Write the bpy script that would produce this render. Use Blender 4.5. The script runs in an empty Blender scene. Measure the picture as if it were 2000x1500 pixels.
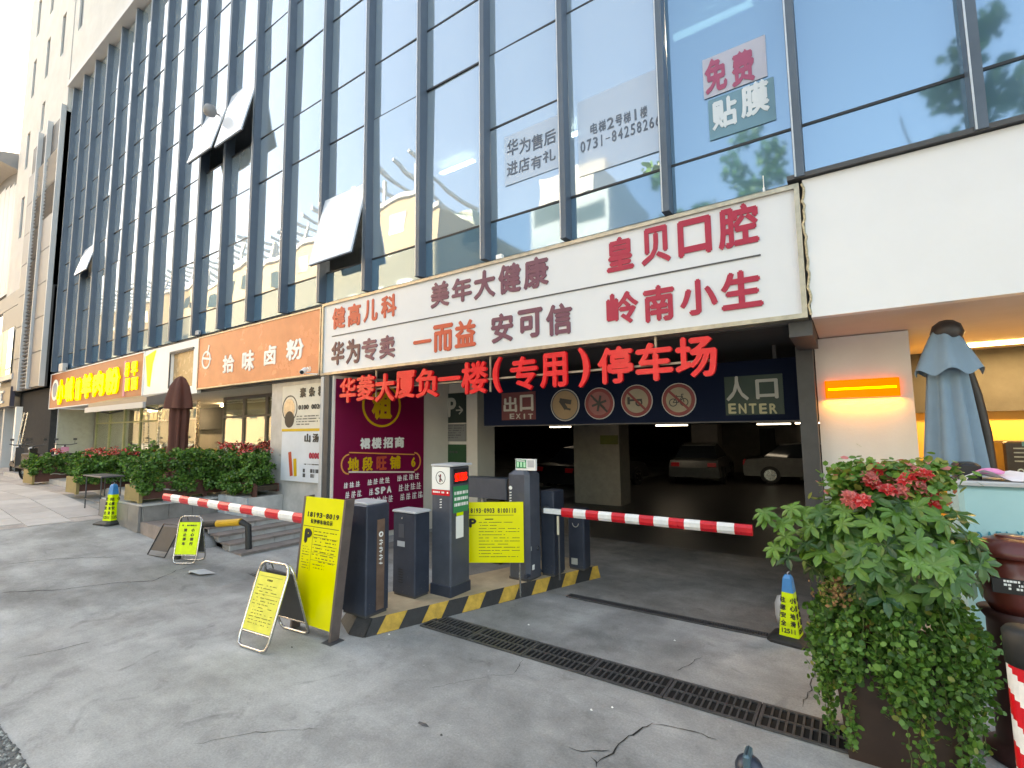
import bpy, math, random
import numpy as np
from mathutils import Vector, Matrix
random.seed(7); rng = np.random.default_rng(7)
sc = bpy.context.scene; COL = sc.collection
# ------------------------------------------------------------------ camera
PP = np.array([1000., 750.]); VA = np.array([-400., 857.]); VB = np.array([1660., 835.])
FOC = math.sqrt(-(VA-PP) @ (VB-PP))
def _r(v):
    d = np.array([v[0]-PP[0], v[1]-PP[1], FOC]); return d/np.linalg.norm(d)
_X = -_r(VA); _Y = _r(VB); _Z = np.cross(_X, _Y)
RM = np.array([_X, _Y, _Z]); H = 2.0
cam = bpy.data.cameras.new('camera'); cam_o = bpy.data.objects.new('camera', cam); COL.objects.link(cam_o)
cam.sensor_width = 36; cam.lens = FOC/2000*36; cam.clip_start = .05; cam.clip_end = 3000
m3 = Matrix([[RM[i][0], -RM[i][1], -RM[i][2]] for i in range(3)])
cam_o.matrix_world = Matrix.Translation((0, 0, H)) @ m3.to_4x4()
sc.camera = cam_o
# ------------------------------------------------------------------ sky, sun, exposure
SUN_EL, SUN_ROT = math.radians(20), math.radians(311)
wd = bpy.data.worlds.new('World'); sc.world = wd; wd.use_nodes = True
nt = wd.node_tree; bg = nt.nodes['Background']
sky = nt.nodes.new('ShaderNodeTexSky'); sky.sky_type = 'NISHITA'; sky.sun_disc = False
sky.sun_elevation = SUN_EL; sky.sun_rotation = SUN_ROT; sky.dust_density = 4.5; sky.air_density = 1.0; sky.ozone_density = 1.0
nt.links.new(sky.outputs[0], bg.inputs[0]); bg.inputs[1].default_value = .15
sl = bpy.data.lights.new('sun', 'SUN'); sl.energy = 2.6; sl.angle = math.radians(.5); sl.color = (1, .93, .84)
so = bpy.data.objects.new('sun', sl); COL.objects.link(so)
sd = Vector((math.sin(SUN_ROT)*math.cos(SUN_EL), math.cos(SUN_ROT)*math.cos(SUN_EL), math.sin(SUN_EL)))
so.rotation_euler = sd.to_track_quat('Z', 'Y').to_euler()
sc.view_settings.view_transform = 'Standard'; sc.view_settings.look = 'None'
sc.view_settings.exposure = 3.05; sc.view_settings.gamma = 1
sc.view_settings.use_white_balance = True; sc.view_settings.white_balance_temperature = 9500
# ------------------------------------------------------------------ pixel <-> place helpers
def ray(px, py): return RM @ np.array([px-PP[0], py-PP[1], FOC])
def at(px, py, Y):
    d = ray(px, py); r = d*(Y/d[1]); return Vector((r[0], r[1], r[2]+H))
def gz(x, y=0.): return min(max((-x-7.0)*.07, 0), .6)
def gp(px, py, z=None, dz=0.):
    d = ray(px, py); zz = z if z is not None else 0.
    for _ in range(40):
        t = (zz+dz-H)/d[2]; p = d*t
        if z is not None: break
        zz = .5*zz+.5*gz(p[0])
    return Vector((p[0], p[1], p[2]+H))
YS, YG, YR = 5.41, 5.5, 6.8        # sign faces, curtain wall glass, recessed ground floor
# ------------------------------------------------------------------ materials
def hx(s, k=1.):
    s = s.lstrip('#'); c = [int(s[i:i+2], 16)/255 for i in (0, 2, 4)]
    return tuple((v/12.92 if v <= .04045 else ((v+.055)/1.055)**2.4)*k for v in c)+(1,)
MATS = {}
def mat(name, col, rough=.6, metal=0., var=.12, scale=6., bump=0., emit=0., coat=0., spec=.5, trans=0., bscale=None, alpha=None):
    if name in MATS: return MATS[name]
    m = bpy.data.materials.new(name); m.use_nodes = True; MATS[name] = m
    n = m.node_tree.nodes; L = m.node_tree.links; b = n['Principled BSDF']
    if isinstance(col, str): col = hx(col)
    b.inputs['Base Color'].default_value = col; b.inputs['Roughness'].default_value = rough
    b.inputs['Metallic'].default_value = metal; b.inputs['Specular IOR Level'].default_value = spec
    if coat: b.inputs['Coat Weight'].default_value = coat; b.inputs['Coat Roughness'].default_value = .15
    if trans: b.inputs['Transmission Weight'].default_value = trans
    if emit: b.inputs['Emission Color'].default_value = col; b.inputs['Emission Strength'].default_value = emit
    if var or bump:
        tc = n.new('ShaderNodeTexCoord'); no = n.new('ShaderNodeTexNoise'); no.inputs['Scale'].default_value = scale
        no.inputs['Detail'].default_value = 8; no.inputs['Roughness'].default_value = .65
        L.new(tc.outputs['Object'], no.inputs['Vector'])
        if var:
            mr = n.new('ShaderNodeMapRange'); mr.inputs[1].default_value = .3; mr.inputs[2].default_value = .7
            mr.inputs[3].default_value = 1-var; mr.inputs[4].default_value = 1+var
            L.new(no.outputs[0], mr.inputs[0])
            mx = n.new('ShaderNodeMix'); mx.data_type = 'RGBA'; mx.blend_type = 'MULTIPLY'; mx.inputs[0].default_value = 1
            mx.inputs[6].default_value = col; L.new(mr.outputs[0], mx.inputs[7]); L.new(mx.outputs[2], b.inputs['Base Color'])
            r2 = n.new('ShaderNodeMapRange'); r2.inputs[3].default_value = max(rough-.1, .03); r2.inputs[4].default_value = min(rough+.12, 1)
            L.new(no.outputs[0], r2.inputs[0]); L.new(r2.outputs[0], b.inputs['Roughness'])
        if bump:
            n2 = n.new('ShaderNodeTexNoise'); n2.inputs['Scale'].default_value = bscale or scale*8; n2.inputs['Detail'].default_value = 6
            L.new(tc.outputs['Object'], n2.inputs['Vector'])
            bp = n.new('ShaderNodeBump'); bp.inputs['Strength'].default_value = bump; bp.inputs['Distance'].default_value = .02
            L.new(n2.outputs[0], bp.inputs['Height']); L.new(bp.outputs[0], b.inputs['Normal'])
    return m
def concrete(name, col, dark, scale=.5, patch=.5):
    m = bpy.data.materials.new(name); m.use_nodes = True; MATS[name] = m
    n = m.node_tree.nodes; L = m.node_tree.links; b = n['Principled BSDF']; b.inputs['Roughness'].default_value = .85
    tc = n.new('ShaderNodeTexCoord')
    def noise(s, d=8, r=.6, dist=0.):
        k = n.new('ShaderNodeTexNoise'); k.inputs['Scale'].default_value = s; k.inputs['Detail'].default_value = d
        k.inputs['Roughness'].default_value = r; k.inputs['Distortion'].default_value = dist
        L.new(tc.outputs['Object'], k.inputs['Vector']); return k
    def rng_(src, a, b_, c, d):
        k = n.new('ShaderNodeMapRange'); k.inputs[1].default_value = a; k.inputs[2].default_value = b_
        k.inputs[3].default_value = c; k.inputs[4].default_value = d; L.new(src, k.inputs[0]); return k.outputs[0]
    def mix(bt, f, a, b_):
        k = n.new('ShaderNodeMix'); k.data_type = 'RGBA'; k.blend_type = bt
        if isinstance(f, float): k.inputs[0].default_value = f
        else: L.new(f, k.inputs[0])
        for i, v in ((6, a), (7, b_)):
            if isinstance(v, tuple): k.inputs[i].default_value = v
            else: L.new(v, k.inputs[i])
        return k.outputs[2]
    big = noise(scale, 6, .6, .6); mid = noise(scale*5, 8, .7, .3); fine = noise(60, 4, .8); spots = noise(17, 5, .65)
    st = n.new('ShaderNodeTexNoise'); st.inputs['Scale'].default_value = 1.6; st.inputs['Detail'].default_value = 8
    mp = n.new('ShaderNodeMapping'); mp.inputs['Scale'].default_value = (.35, 2.6, 1); mp.inputs['Rotation'].default_value = (0, 0, .5)
    L.new(tc.outputs['Object'], mp.inputs['Vector']); L.new(mp.outputs[0], st.inputs['Vector'])
    c = mix('MIX', rng_(big.outputs[0], .40, .60, 0, 1), hx(dark), hx(col))
    c = mix('MULTIPLY', 1., c, rng_(mid.outputs[0], .3, .7, .70, 1.2))
    c = mix('MULTIPLY', 1., c, rng_(st.outputs[0], .3, .7, .88, 1.1))
    pat = noise(.8, 10, .72, .2); pat2 = noise(2.3, 6, .6, 1.2)
    c = mix('MULTIPLY', 1., c, rng_(pat.outputs[0], .56, .60, 1., .86))
    c = mix('MULTIPLY', 1., c, rng_(pat2.outputs[0], .62, .72, 1., .72))
    c = mix('MULTIPLY', 1., c, rng_(fine.outputs[0], .3, .7, .78, 1.16))
    c = mix('MIX', rng_(spots.outputs[0], .66, .76, 0, .5), c, (.6, .6, .58, 1))
    c = mix('MIX', rng_(spots.outputs[0], .24, .33, .55, 0), c, (.05, .05, .05, 1))
    L.new(c, b.inputs['Base Color'])
    bp = n.new('ShaderNodeBump'); bp.inputs['Strength'].default_value = .35; bp.inputs['Distance'].default_value = .012
    ad = n.new('ShaderNodeMath'); ad.operation = 'ADD'; L.new(fine.outputs[0], ad.inputs[0]); L.new(mid.outputs[0], ad.inputs[1])
    L.new(ad.outputs[0], bp.inputs['Height']); L.new(bp.outputs[0], b.inputs['Normal'])
    return m
def glassmat(name, refl, tr, fac0=.35, fac1=.95, rough=.01, wav=.012, power=3., graze=(1, 1, 1, 1), film=None, filmw=0.):
    m = bpy.data.materials.new(name); m.use_nodes = True; MATS[name] = m
    n = m.node_tree.nodes; L = m.node_tree.links; n.remove(n['Principled BSDF']); out = n['Material Output']
    g = n.new('ShaderNodeBsdfGlossy'); g.inputs[0].default_value = refl; g.inputs['Roughness'].default_value = rough
    t = n.new('ShaderNodeBsdfTransparent'); t.inputs[0].default_value = tr
    lw = n.new('ShaderNodeLayerWeight'); lw.inputs[0].default_value = .5
    pw = n.new('ShaderNodeMath'); pw.operation = 'POWER'; pw.inputs[1].default_value = power; L.new(lw.outputs['Facing'], pw.inputs[0])
    mr = n.new('ShaderNodeMapRange'); mr.inputs[3].default_value = fac0; mr.inputs[4].default_value = fac1
    L.new(pw.outputs[0], mr.inputs[0])
    base = t.outputs[0]
    if film:
        df = n.new('ShaderNodeBsdfDiffuse'); df.inputs[0].default_value = film; m2 = n.new('ShaderNodeMixShader'); m2.inputs[0].default_value = filmw
        L.new(t.outputs[0], m2.inputs[1]); L.new(df.outputs[0], m2.inputs[2]); base = m2.outputs[0]
    mx = n.new('ShaderNodeMixShader'); L.new(mr.outputs[0], mx.inputs[0]); L.new(base, mx.inputs[1]); L.new(g.outputs[0], mx.inputs[2])
    # at grazing angles the coating's tint fades to white
    cm = n.new('ShaderNodeMix'); cm.data_type = 'RGBA'; cm.inputs[6].default_value = refl; cm.inputs[7].default_value = graze
    L.new(pw.outputs[0], cm.inputs[0]); L.new(cm.outputs[2], g.inputs[0])
    tc = n.new('ShaderNodeTexCoord'); no = n.new('ShaderNodeTexNoise'); no.inputs['Scale'].default_value = .9; no.inputs['Detail'].default_value = 1
    L.new(tc.outputs['Object'], no.inputs['Vector']); bp = n.new('ShaderNodeBump'); bp.inputs['Strength'].default_value = wav*8; bp.inputs['Distance'].default_value = .05
    L.new(no.outputs[0], bp.inputs['Height']); L.new(bp.outputs[0], g.inputs['Normal'])
    L.new(mx.outputs[0], out.inputs['Surface']); return m
M = mat
m_conc = concrete('concrete', '#aaaaa9', '#858584', .35)
m_pave = concrete('pavement stone', '#bdb2ac', '#a89d98', .6)
m_ramp = concrete('ramp concrete', '#8d8984', '#77736f', .5)
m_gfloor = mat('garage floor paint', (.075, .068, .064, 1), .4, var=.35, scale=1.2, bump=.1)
m_glass = glassmat('blue coated glass', (.44, .54, .66, 1), (.10, .16, .20, 1), .50, 1.0, graze=(1, 1, 1, 1), film=(.42, .54, .62, 1), filmw=.7, wav=.02)
m_glass2 = glassmat('blue filmed glass', (.30, .44, .60, 1), (.02, .05, .07, 1), .44, 1.0, rough=.04, graze=(.6, .7, .8, 1), film=(.13, .25, .35, 1), filmw=.92)
m_glass3 = glassmat('clear shop glass', (.9, .95, 1, 1), (.75, .82, .8, 1), .10, .85)
m_pwhite = M('coated spandrel white', (.62, .68, .76, 1), .15, 0, var=0)
m_fin = M('dark blue aluminium', (.075, .105, .145, 1), .42, .1, var=.15, scale=2)
m_fin_l = M('silver aluminium cap', (.50, .52, .55, 1), .4, .6, var=.15)
m_gasket = M('black gasket', (.012, .014, .02, 1), .5, var=.1)
m_cream = M('cream stucco', (.50, .51, .52, 1), .85, var=.08, scale=1.5, bump=.15)
m_white = M('white render', (.86, .85, .84, 1), .7, var=.05, scale=1.2, bump=.08, bscale=40)
m_beige = M('beige render', (.66, .61, .56, 1), .75, var=.07, scale=1.5, bump=.1)
m_panel = M('white aluminium panel', (.72, .73, .76, 1), .3, var=.03, scale=1.0)
m_signw = M('white sign film', (.66, .68, .72, 1), .35, var=.035, scale=.8)
m_alu = M('sign frame aluminium', (.42, .38, .32, 1), .35, .6, var=.25, scale=8)
m_grey = M('grey cladding', (.20, .20, .21, 1), .5, var=.1, scale=1)
m_lgrey = M('light grey cladding', (.43, .44, .46, 1), .45, var=.07, scale=1)
m_dgrey = M('dark grey metal', (.07, .07, .075, 1), .5, .2, var=.15)
m_black = M('black paint', (.012, .012, .014, 1), .45, var=.2)
m_rubber = M('black rubber', (.02, .02, .02, 1), .6, var=.3, scale=12)
m_box = M('navy powder coat', (.040, .050, .075, 1), .33, .3, var=.18, scale=5)
m_box2 = M('slate powder coat', (.075, .085, .11, 1), .38, .2, var=.18, scale=5)
m_yel = M('yellow board vinyl', (.80, .74, .008, 1), .35, var=.05, scale=3)
m_yel2 = M('faded yellow paper', (.72, .66, .10, 1), .55, var=.12, scale=6)
m_hyel = M('fluorescent yellow plastic', (.62, .80, .01, 1), .4, var=.12, scale=8)
m_blue = M('blue plastic', (.02, .22, .52, 1), .35, var=.12)
m_steel = M('brushed stainless', (.55, .54, .53, 1), .25, 1., var=.15, scale=12)
m_red = M('red reflective tape', (.65, .008, .02, 1), .3, var=.1, scale=14)
m_wtape = M('white reflective tape', (.78, .78, .78, 1), .3, var=.1, scale=14)
m_kyel = M('kerb yellow paint', (.50, .30, .05, 1), .7, var=.35, scale=9, bump=.3)
m_kblk = M('kerb black paint', (.022, .022, .024, 1), .6, var=.4, scale=9, bump=.3)
m_tan = M('tan painted island top', (.42, .32, .21, 1), .75, var=.2, scale=5, bump=.2)
m_iron = M('cast iron grate', (.10, .10, .105, 1), .5, .5, var=.35, scale=10)
m_ink = M('black print', (.015, .015, .015, 1), .5, var=0)
m_inkg = M('thin dark print', (.12, .11, .01, 1), .5, var=0)
m_wprint = M('white print', (.82, .82, .8, 1), .5, var=0)
m_mag = M('magenta banner vinyl', (.20, .002, .045, 1), .32, var=.06, scale=1)
m_gold = M('gold print', (.62, .38, .01, 1), .45, var=.05)
m_orange = M('orange sign film', (.58, .19, .095, 1), .25, var=.25, scale=.9)
m_stone = M('grey marble cladding', (.42, .42, .42, 1), .3, var=.22, scale=3)
m_stone2 = M('dark step stone', (.24, .20, .185, 1), .5, var=.25, scale=5, bump=.15)
m_wood = M('brown red planter board', (.085, .030, .022, 1), .55, var=.3, scale=4, bump=.2)
m_olive = M('olive timber', (.25, .19, .08, 1), .6, var=.2, scale=6)
m_dirt = M('soil', (.04, .028, .018, 1), .95, var=.3, scale=20)
def ledmat(name, col, e):
    m = mat(name, col, .5, var=0); b = m.node_tree.nodes['Principled BSDF']
    b.inputs['Emission Color'].default_value = col; b.inputs['Emission Strength'].default_value = e; return m
m_tube = ledmat('lit tube', (1, .97, .9, 1), 2.5)
m_led = ledmat('red led dots', (1, .01, .01, 1), .8)
m_ledy = ledmat('lit yellow letters', (1, .72, .0, 1), .12)
m_redl = M('red acrylic letter', (.74, .008, .018, 1), .3, var=.04)
m_amber = ledmat('lit amber lamp', (1, .13, .0, 1), .22)
m_amber2 = ledmat('lit amber strip', (1, .55, .02, 1), .7)
m_tubeg = ledmat('garage tube', (1, .97, .92, 1), 1.3)
m_screen = ledmat('lit screen', (.55, .65, 1, 1), .6)
def leafmat(name, col, tr=.25, rough=.45):
    m = mat(name, col, rough, var=.3, scale=5); n = m.node_tree.nodes; L = m.node_tree.links
    b = n['Principled BSDF']; t = n.new('ShaderNodeBsdfTranslucent'); t.inputs[0].default_value = (col[0]*1.6, col[1]*1.5, col[2]*.8, 1)
    mx = n.new('ShaderNodeMixShader'); mx.inputs[0].default_value = tr; L.new(b.outputs[0], mx.inputs[1]); L.new(t.outputs[0], mx.inputs[2])
    L.new(mx.outputs[0], n['Material Output'].inputs['Surface']); return m
LEAF = [leafmat('leaf dark green', (.04, .11, .022, 1)), leafmat('leaf mid green', (.075, .19, .035, 1)),
        leafmat('leaf bright green', (.12, .26, .05, 1)), leafmat('leaf yellow green', (.22, .25, .06, 1)), leafmat('leaf blue green', (.055, .17, .07, 1))]
PETAL = [leafmat('red petal', (.62, .04, .05, 1)), leafmat('pink petal', (.70, .22, .22, 1)), leafmat('bronze leaf', (.16, .05, .04, 1))]
# ------------------------------------------------------------------ mesh builder
class MB:
    def __init__(s): s.v = []; s.f = []; s.m = []; s.sm = []; s.M = []
    def mi(s, m):
        if m is None: return 0
        if m not in s.M: s.M.append(m)
        return s.M.index(m)
    def add(s, vs, fs, m=None, smooth=False):
        o = len(s.v); s.v += [tuple(v) for v in vs]; k = s.mi(m)
        for f in fs: s.f.append(tuple(i+o for i in f)); s.m.append(k); s.sm.append(smooth)
        return s
    def box(s, a, b, m=None):
        x0, x1 = sorted((a[0], b[0])); y0, y1 = sorted((a[1], b[1])); z0, z1 = sorted((a[2], b[2]))
        return s.add([(x0, y0, z0), (x1, y0, z0), (x1, y1, z0), (x0, y1, z0), (x0, y0, z1), (x1, y0, z1), (x1, y1, z1), (x0, y1, z1)],
                     [(0, 3, 2, 1), (4, 5, 6, 7), (0, 1, 5, 4), (1, 2, 6, 5), (2, 3, 7, 6), (3, 0, 4, 7)], m)
    def bbox(s, a, b, r=.01, m=None):          # box with chamfered vertical and top edges
        x0, x1 = sorted((a[0], b[0])); y0, y1 = sorted((a[1], b[1])); z0, z1 = sorted((a[2], b[2]))
        def ring(i, z): return [(x0+i+r, y0+i, z), (x1-i-r, y0+i, z), (x1-i, y0+i+r, z), (x1-i, y1-i-r, z), (x1-i-r, y1-i, z), (x0+i+r, y1-i, z), (x0+i, y1-i-r, z), (x0+i, y0+i+r, z)]
        V = ring(0, z0)+ring(0, z1-r)+ring(r, z1); F = [tuple(range(7, -1, -1)), tuple(range(16, 24))]
        for k in range(2):
            for i in range(8): F.append((k*8+i, k*8+(i+1) % 8, k*8+8+(i+1) % 8, k*8+8+i))
        return s.add(V, F, m)
    def hexa(s, P, m=None):                    # 8 points: bottom 4, top 4
        return s.add(P, [(0, 3, 2, 1), (4, 5, 6, 7), (0, 1, 5, 4), (1, 2, 6, 5), (2, 3, 7, 6), (3, 0, 4, 7)], m)
    def fbox(s, F, u0, v0, n0, u1, v1, n1, m=None):
        return s.hexa([F(u0, v0, n0), F(u1, v0, n0), F(u1, v0, n1), F(u0, v0, n1), F(u0, v1, n0), F(u1, v1, n0), F(u1, v1, n1), F(u0, v1, n1)], m)
    def prism(s, pts, z0, z1, m=None):
        n = len(pts); V = [(p[0], p[1], z0) for p in pts]+[(p[0], p[1], z1) for p in pts]
        return s.add(V, [tuple(range(n-1, -1, -1)), tuple(range(n, 2*n))]+[(i, (i+1) % n, n+(i+1) % n, n+i) for i in range(n)], m)
    def tube(s, pts, r, seg=8, m=None, cap=True):
        pts = [Vector(p) for p in pts]; rs = r if isinstance(r, (list, tuple)) else [r]*len(pts); V = []; F = []; up = None
        for i, p in enumerate(pts):
            t = (pts[min(i+1, len(pts)-1)]-pts[max(i-1, 0)]).normalized()
            if up is None: up = t.orthogonal().normalized()
            up = (up-t*up.dot(t)).normalized(); w = t.cross(up)
            for k in range(seg):
                a = 2*math.pi*k/seg; V.append(p+(up*math.cos(a)+w*math.sin(a))*rs[i])
        for i in range(len(pts)-1):
            for k in range(seg): F.append((i*seg+k, i*seg+(k+1) % seg, (i+1)*seg+(k+1) % seg, (i+1)*seg+k))
        s.add(V, F, m, True)
        if cap: s.add([V[k] for k in range(seg)], [tuple(range(seg-1, -1, -1))], m); s.add([V[-seg+k] for k in range(seg)], [tuple(range(seg))], m)
        return s
    def lathe(s, c, prof, seg=24, m=None, sx=1., sy=1.):
        V = []; F = []
        for r, z in prof:
            for k in range(seg): a = 2*math.pi*k/seg; V.append((c[0]+r*sx*math.cos(a), c[1]+r*sy*math.sin(a), c[2]+z))
        for i in range(len(prof)-1):
            for k in range(seg): F.append((i*seg+k, i*seg+(k+1) % seg, (i+1)*seg+(k+1) % seg, (i+1)*seg+k))
        F.append(tuple(range(seg-1, -1, -1))); F.append(tuple(range((len(prof)-1)*seg, len(prof)*seg)))
        return s.add(V, F, m, True)
    def fdisc(s, F, u, v, r, n0, n1, seg=28, m=None, r0=0.):
        V = []; n = seg; FF = []
        for nn in (n0, n1):
            for k in range(n): a = 2*math.pi*k/n; V.append(F(u+r*math.cos(a), v+r*math.sin(a), nn))
        if r0:
            for nn in (n0, n1):
                for k in range(n): a = 2*math.pi*k/n; V.append(F(u+r0*math.cos(a), v+r0*math.sin(a), nn))
            for k in range(n):
                j = (k+1) % n; FF += [(k, j, n+j, n+k), (n+k, n+j, 3*n+j, 3*n+k), (2*n+k, 3*n+k, 3*n+j, 2*n+j)]
        else: FF = [tuple(range(n, 2*n))]+[(k, (k+1) % n, n+(k+1) % n, n+k) for k in range(n)]
        return s.add(V, FF, m)
    def fbar(s, F, u0, v0, u1, v1, w, n0, n1, m=None):
        d = Vector((u1-u0, v1-v0)); d.normalize(); p = Vector((-d.y, d.x))*w/2
        q = [(u0-p.x, v0-p.y), (u1-p.x, v1-p.y), (u1+p.x, v1+p.y), (u0+p.x, v0+p.y)]
        return s.hexa([F(a, b, n0) for a, b in q]+[F(a, b, n1) for a, b in q], m)
    def mesh(s, name, mt=None, off=(0, 0, 0)):
        me = bpy.data.meshes.new(name); o = off
        me.from_pydata([(v[0]-o[0], v[1]-o[1], v[2]-o[2]) for v in s.v], [], s.f)
        ms = s.M or [mt]
        if s.M and mt and None in s.M: ms = [mt if k is None else k for k in s.M]
        for k in ms: me.materials.append(k if k else mt)
        me.polygons.foreach_set('material_index', s.m); me.polygons.foreach_set('use_smooth', s.sm); me.update(); return me
def Frame(o, U, V):
    o = Vector(o); U = Vector(U).normalized(); V = Vector(V).normalized(); N = U.cross(V).normalized()
    return lambda u, v, n=0.: o+U*u+V*v+N*n
def link(name, me, parent=None, loc=None):
    o = bpy.data.objects.new(name, me); COL.objects.link(o)
    if parent is not None: o.parent = parent
    if loc is not None: o.location = loc
    return o
def wloc(o):
    v = Vector((0, 0, 0))
    while o is not None: v += o.location; o = o.parent
    return v
def thing(name, label, cat, loc=(0, 0, 0), group=None):
    o = link(name, None, None, loc); o['label'] = label; o['category'] = cat
    if group: o['group'] = group
    return o
def part(name, mb, mt, parent, label=None, kind=None):
    if name in ('print', 'small_print', 'brand_lettering', 'poster_lettering', 'front_details', 'pictogram', 'small_print', 'controls', 'led_digits', 'stickers', 'no_entry_sign'): kind = 'stuff'
    o = link(name, mb.mesh(name, mt, wloc(parent)), parent)
    if label: o['label'] = label
    if kind: o['kind'] = kind
    return o
def solo(name, mb, mt, label, cat, group=None, loc=None):
    c = Vector(loc) if loc is not None else Vector(mb.v[0])
    o = link(name, mb.mesh(name, mt, c), None, c); o['label'] = label; o['category'] = cat
    if group: o['group'] = group
    return o
def struct(name, mb, mt, kind='structure'):
    o = link(name, mb.mesh(name, mt)); o['kind'] = kind; return o
# ------------------------------------------------------------------ lettering
_G = {}
def glyph(s, bold):
    key = (s, round(bold, 3))
    if key in _G: return _G[key]
    cu = bpy.data.curves.new('t', 'FONT'); cu.body = s; cu.size = 1; cu.extrude = .5; cu.resolution_u = 3
    o = bpy.data.objects.new('t', cu); COL.objects.link(o)
    me = bpy.data.meshes.new_from_object(o.evaluated_get(bpy.context.evaluated_depsgraph_get()))
    v = [tuple(a.co) for a in me.vertices]; f = [tuple(p.vertices) for p in me.polygons]
    bpy.data.objects.remove(o); bpy.data.meshes.remove(me); bpy.data.curves.remove(cu)
    sh = [(0, 0, 0)]
    if bold: sh = [(-bold, 0, 0), (bold, 0, .02), (0, -bold, -.02), (0, bold, .04)]
    V = []; F = []
    for dx, dy, dz in sh:
        n = len(V); V += [(a+dx, b+dy, c*(1+dz)) for a, b, c in v]; F += [tuple(i+n for i in q) for q in f]
    if V:
        A = np.array(V); lo = A[:, :2].min(0); hi = A[:, :2].max(0); A[:, :2] = (A[:, :2]-lo)/np.maximum(hi-lo, 1e-6); V = A
    _G[key] = (V, F); return _G[key]
def put(mb, F, s, u0, v0, u1, v1, depth=.01, bold=0., m=None, n0=.002, shear=0.):
    V, FF = glyph(s, bold)
    if len(V) == 0: return mb
    if s in '1Il|': c_ = (u0+u1)/2; w_ = (u1-u0)*.13; u0, u1 = c_-w_, c_+w_
    if s in '一—-': v0, v1 = (v0+v1)/2-abs(u1-u0)*.07, (v0+v1)/2+abs(u1-u0)*.07
    return mb.add([F(u0+(u1-u0)*a+shear*b, v0+(v1-v0)*b, n0+(c+.5)*depth) for a, b, c in V], FF, m)
def row(mb, F, s, u0, v0, u1, v1, gap=.12, **k):
    w = (u1-u0)/(len(s)+gap*(len(s)-1))
    for i, c in enumerate(s):
        if c == ' ': continue
        a = u0+i*w*(1+gap)
        if c in '、.': put(mb, F, c, a, v0, a+w*.35, v0+(v1-v0)*.35, **k)
        else: put(mb, F, c, a, v0, a+w, v1, **k)
    return mb
def bars(mb, F, u0, u1, v0, v1, h, gap, fill=.8, wmin=.3, wmax=1.2, n=.0025, rnd=None, seed=1, m=None):
    R = random.Random(seed); v = v1
    while v-h >= v0-1e-6:
        u = u0; end = u0+(u1-u0)*(1 if R.random() < .7 else R.uniform(.5, .9))
        while u < end:
            w = h*R.uniform(wmin, wmax); w = min(w, end-u)
            if R.random() < fill: mb.add([F(u, v-h, n), F(u+w, v-h, n), F(u+w, v, n), F(u, v, n)], [(0, 1, 2, 3)], m)
            u += w+h*R.uniform(.12, .35)
        v -= h+gap
    return mb
UX, UZ = (1, 0, 0), (0, 0, 1)
def fac(Y): return Frame((0, Y, 0), UX, UZ)      # facade frame: u = X, v = Z, n towards the street
def pxchar(mb, Y, c, xl, xr, yt, yb, n0=.002, depth=.01, bold=.03, m=None):
    cx = (xl+xr)/2; cy = (yt+yb)/2
    put(mb, fac(Y), c, at(xl, cy, Y).x, at(cx, yb, Y).z, at(xr, cy, Y).x, at(cx, yt, Y).z, depth, bold, m, n0)
    return mb
def leaves(center_fn, n, size, cols, wts, shape='quad', seed=1, updir=.3, droop=0.):
    R = np.random.default_rng(seed); P = center_fn(n, R); n = len(P)
    nr = R.normal(size=(n, 3)); nr[:, 2] += updir*2; nr /= np.linalg.norm(nr, axis=1)[:, None]
    t = R.normal(size=(n, 3)); t[:, 2] -= droop; t -= (t*nr).sum(1)[:, None]*nr; t /= np.linalg.norm(t, axis=1)[:, None]; b = np.cross(nr, t)
    s = size*R.uniform(.6, 1.3, n)[:, None]
    if shape == 'quad': pr = [(-.5, 0, 0), (0, .32, .08), (.5, 0, 0), (0, -.32, .08)]
    else: pr = [(-.5, 0, 0), (-.28, .36, .05), (.15, .42, .05), (.5, 0, 0), (.15, -.42, .05), (-.28, -.36, .05)]
    k = len(pr); V = np.concatenate([(P+t*s*a+b*s*c+nr*s*d)[:, None, :] for a, c, d in pr], 1).reshape(-1, 3)
    me = bpy.data.meshes.new('leaf_mass'); me.vertices.add(n*k); me.vertices.foreach_set('co', V.ravel())
    me.loops.add(n*k); me.loops.foreach_set('vertex_index', np.arange(n*k, dtype=np.int32))
    me.polygons.add(n); me.polygons.foreach_set('loop_start', np.arange(0, n*k, k, dtype=np.int32))
    for c in cols: me.materials.append(c)
    me.polygons.foreach_set('material_index', R.choice(len(cols), n, p=np.array(wts)/sum(wts)).astype(np.int32))
    me.update(calc_edges=True); me.validate(); return me
def clump_box(a, b, nc=40, rad=.14, hollow=True, hang=0.):
    a = np.array(a); b = np.array(b)
    def fn(n, R):
        C = a+(b-a)*R.random((nc, 3)); c = C[R.integers(0, nc, n)]
        d = R.normal(size=(n, 3)); d /= np.linalg.norm(d, axis=1)[:, None]
        return c+d*rad*R.uniform(.5, 1.1, (n, 1))*np.array([1, 1, .8])
    return fn
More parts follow.
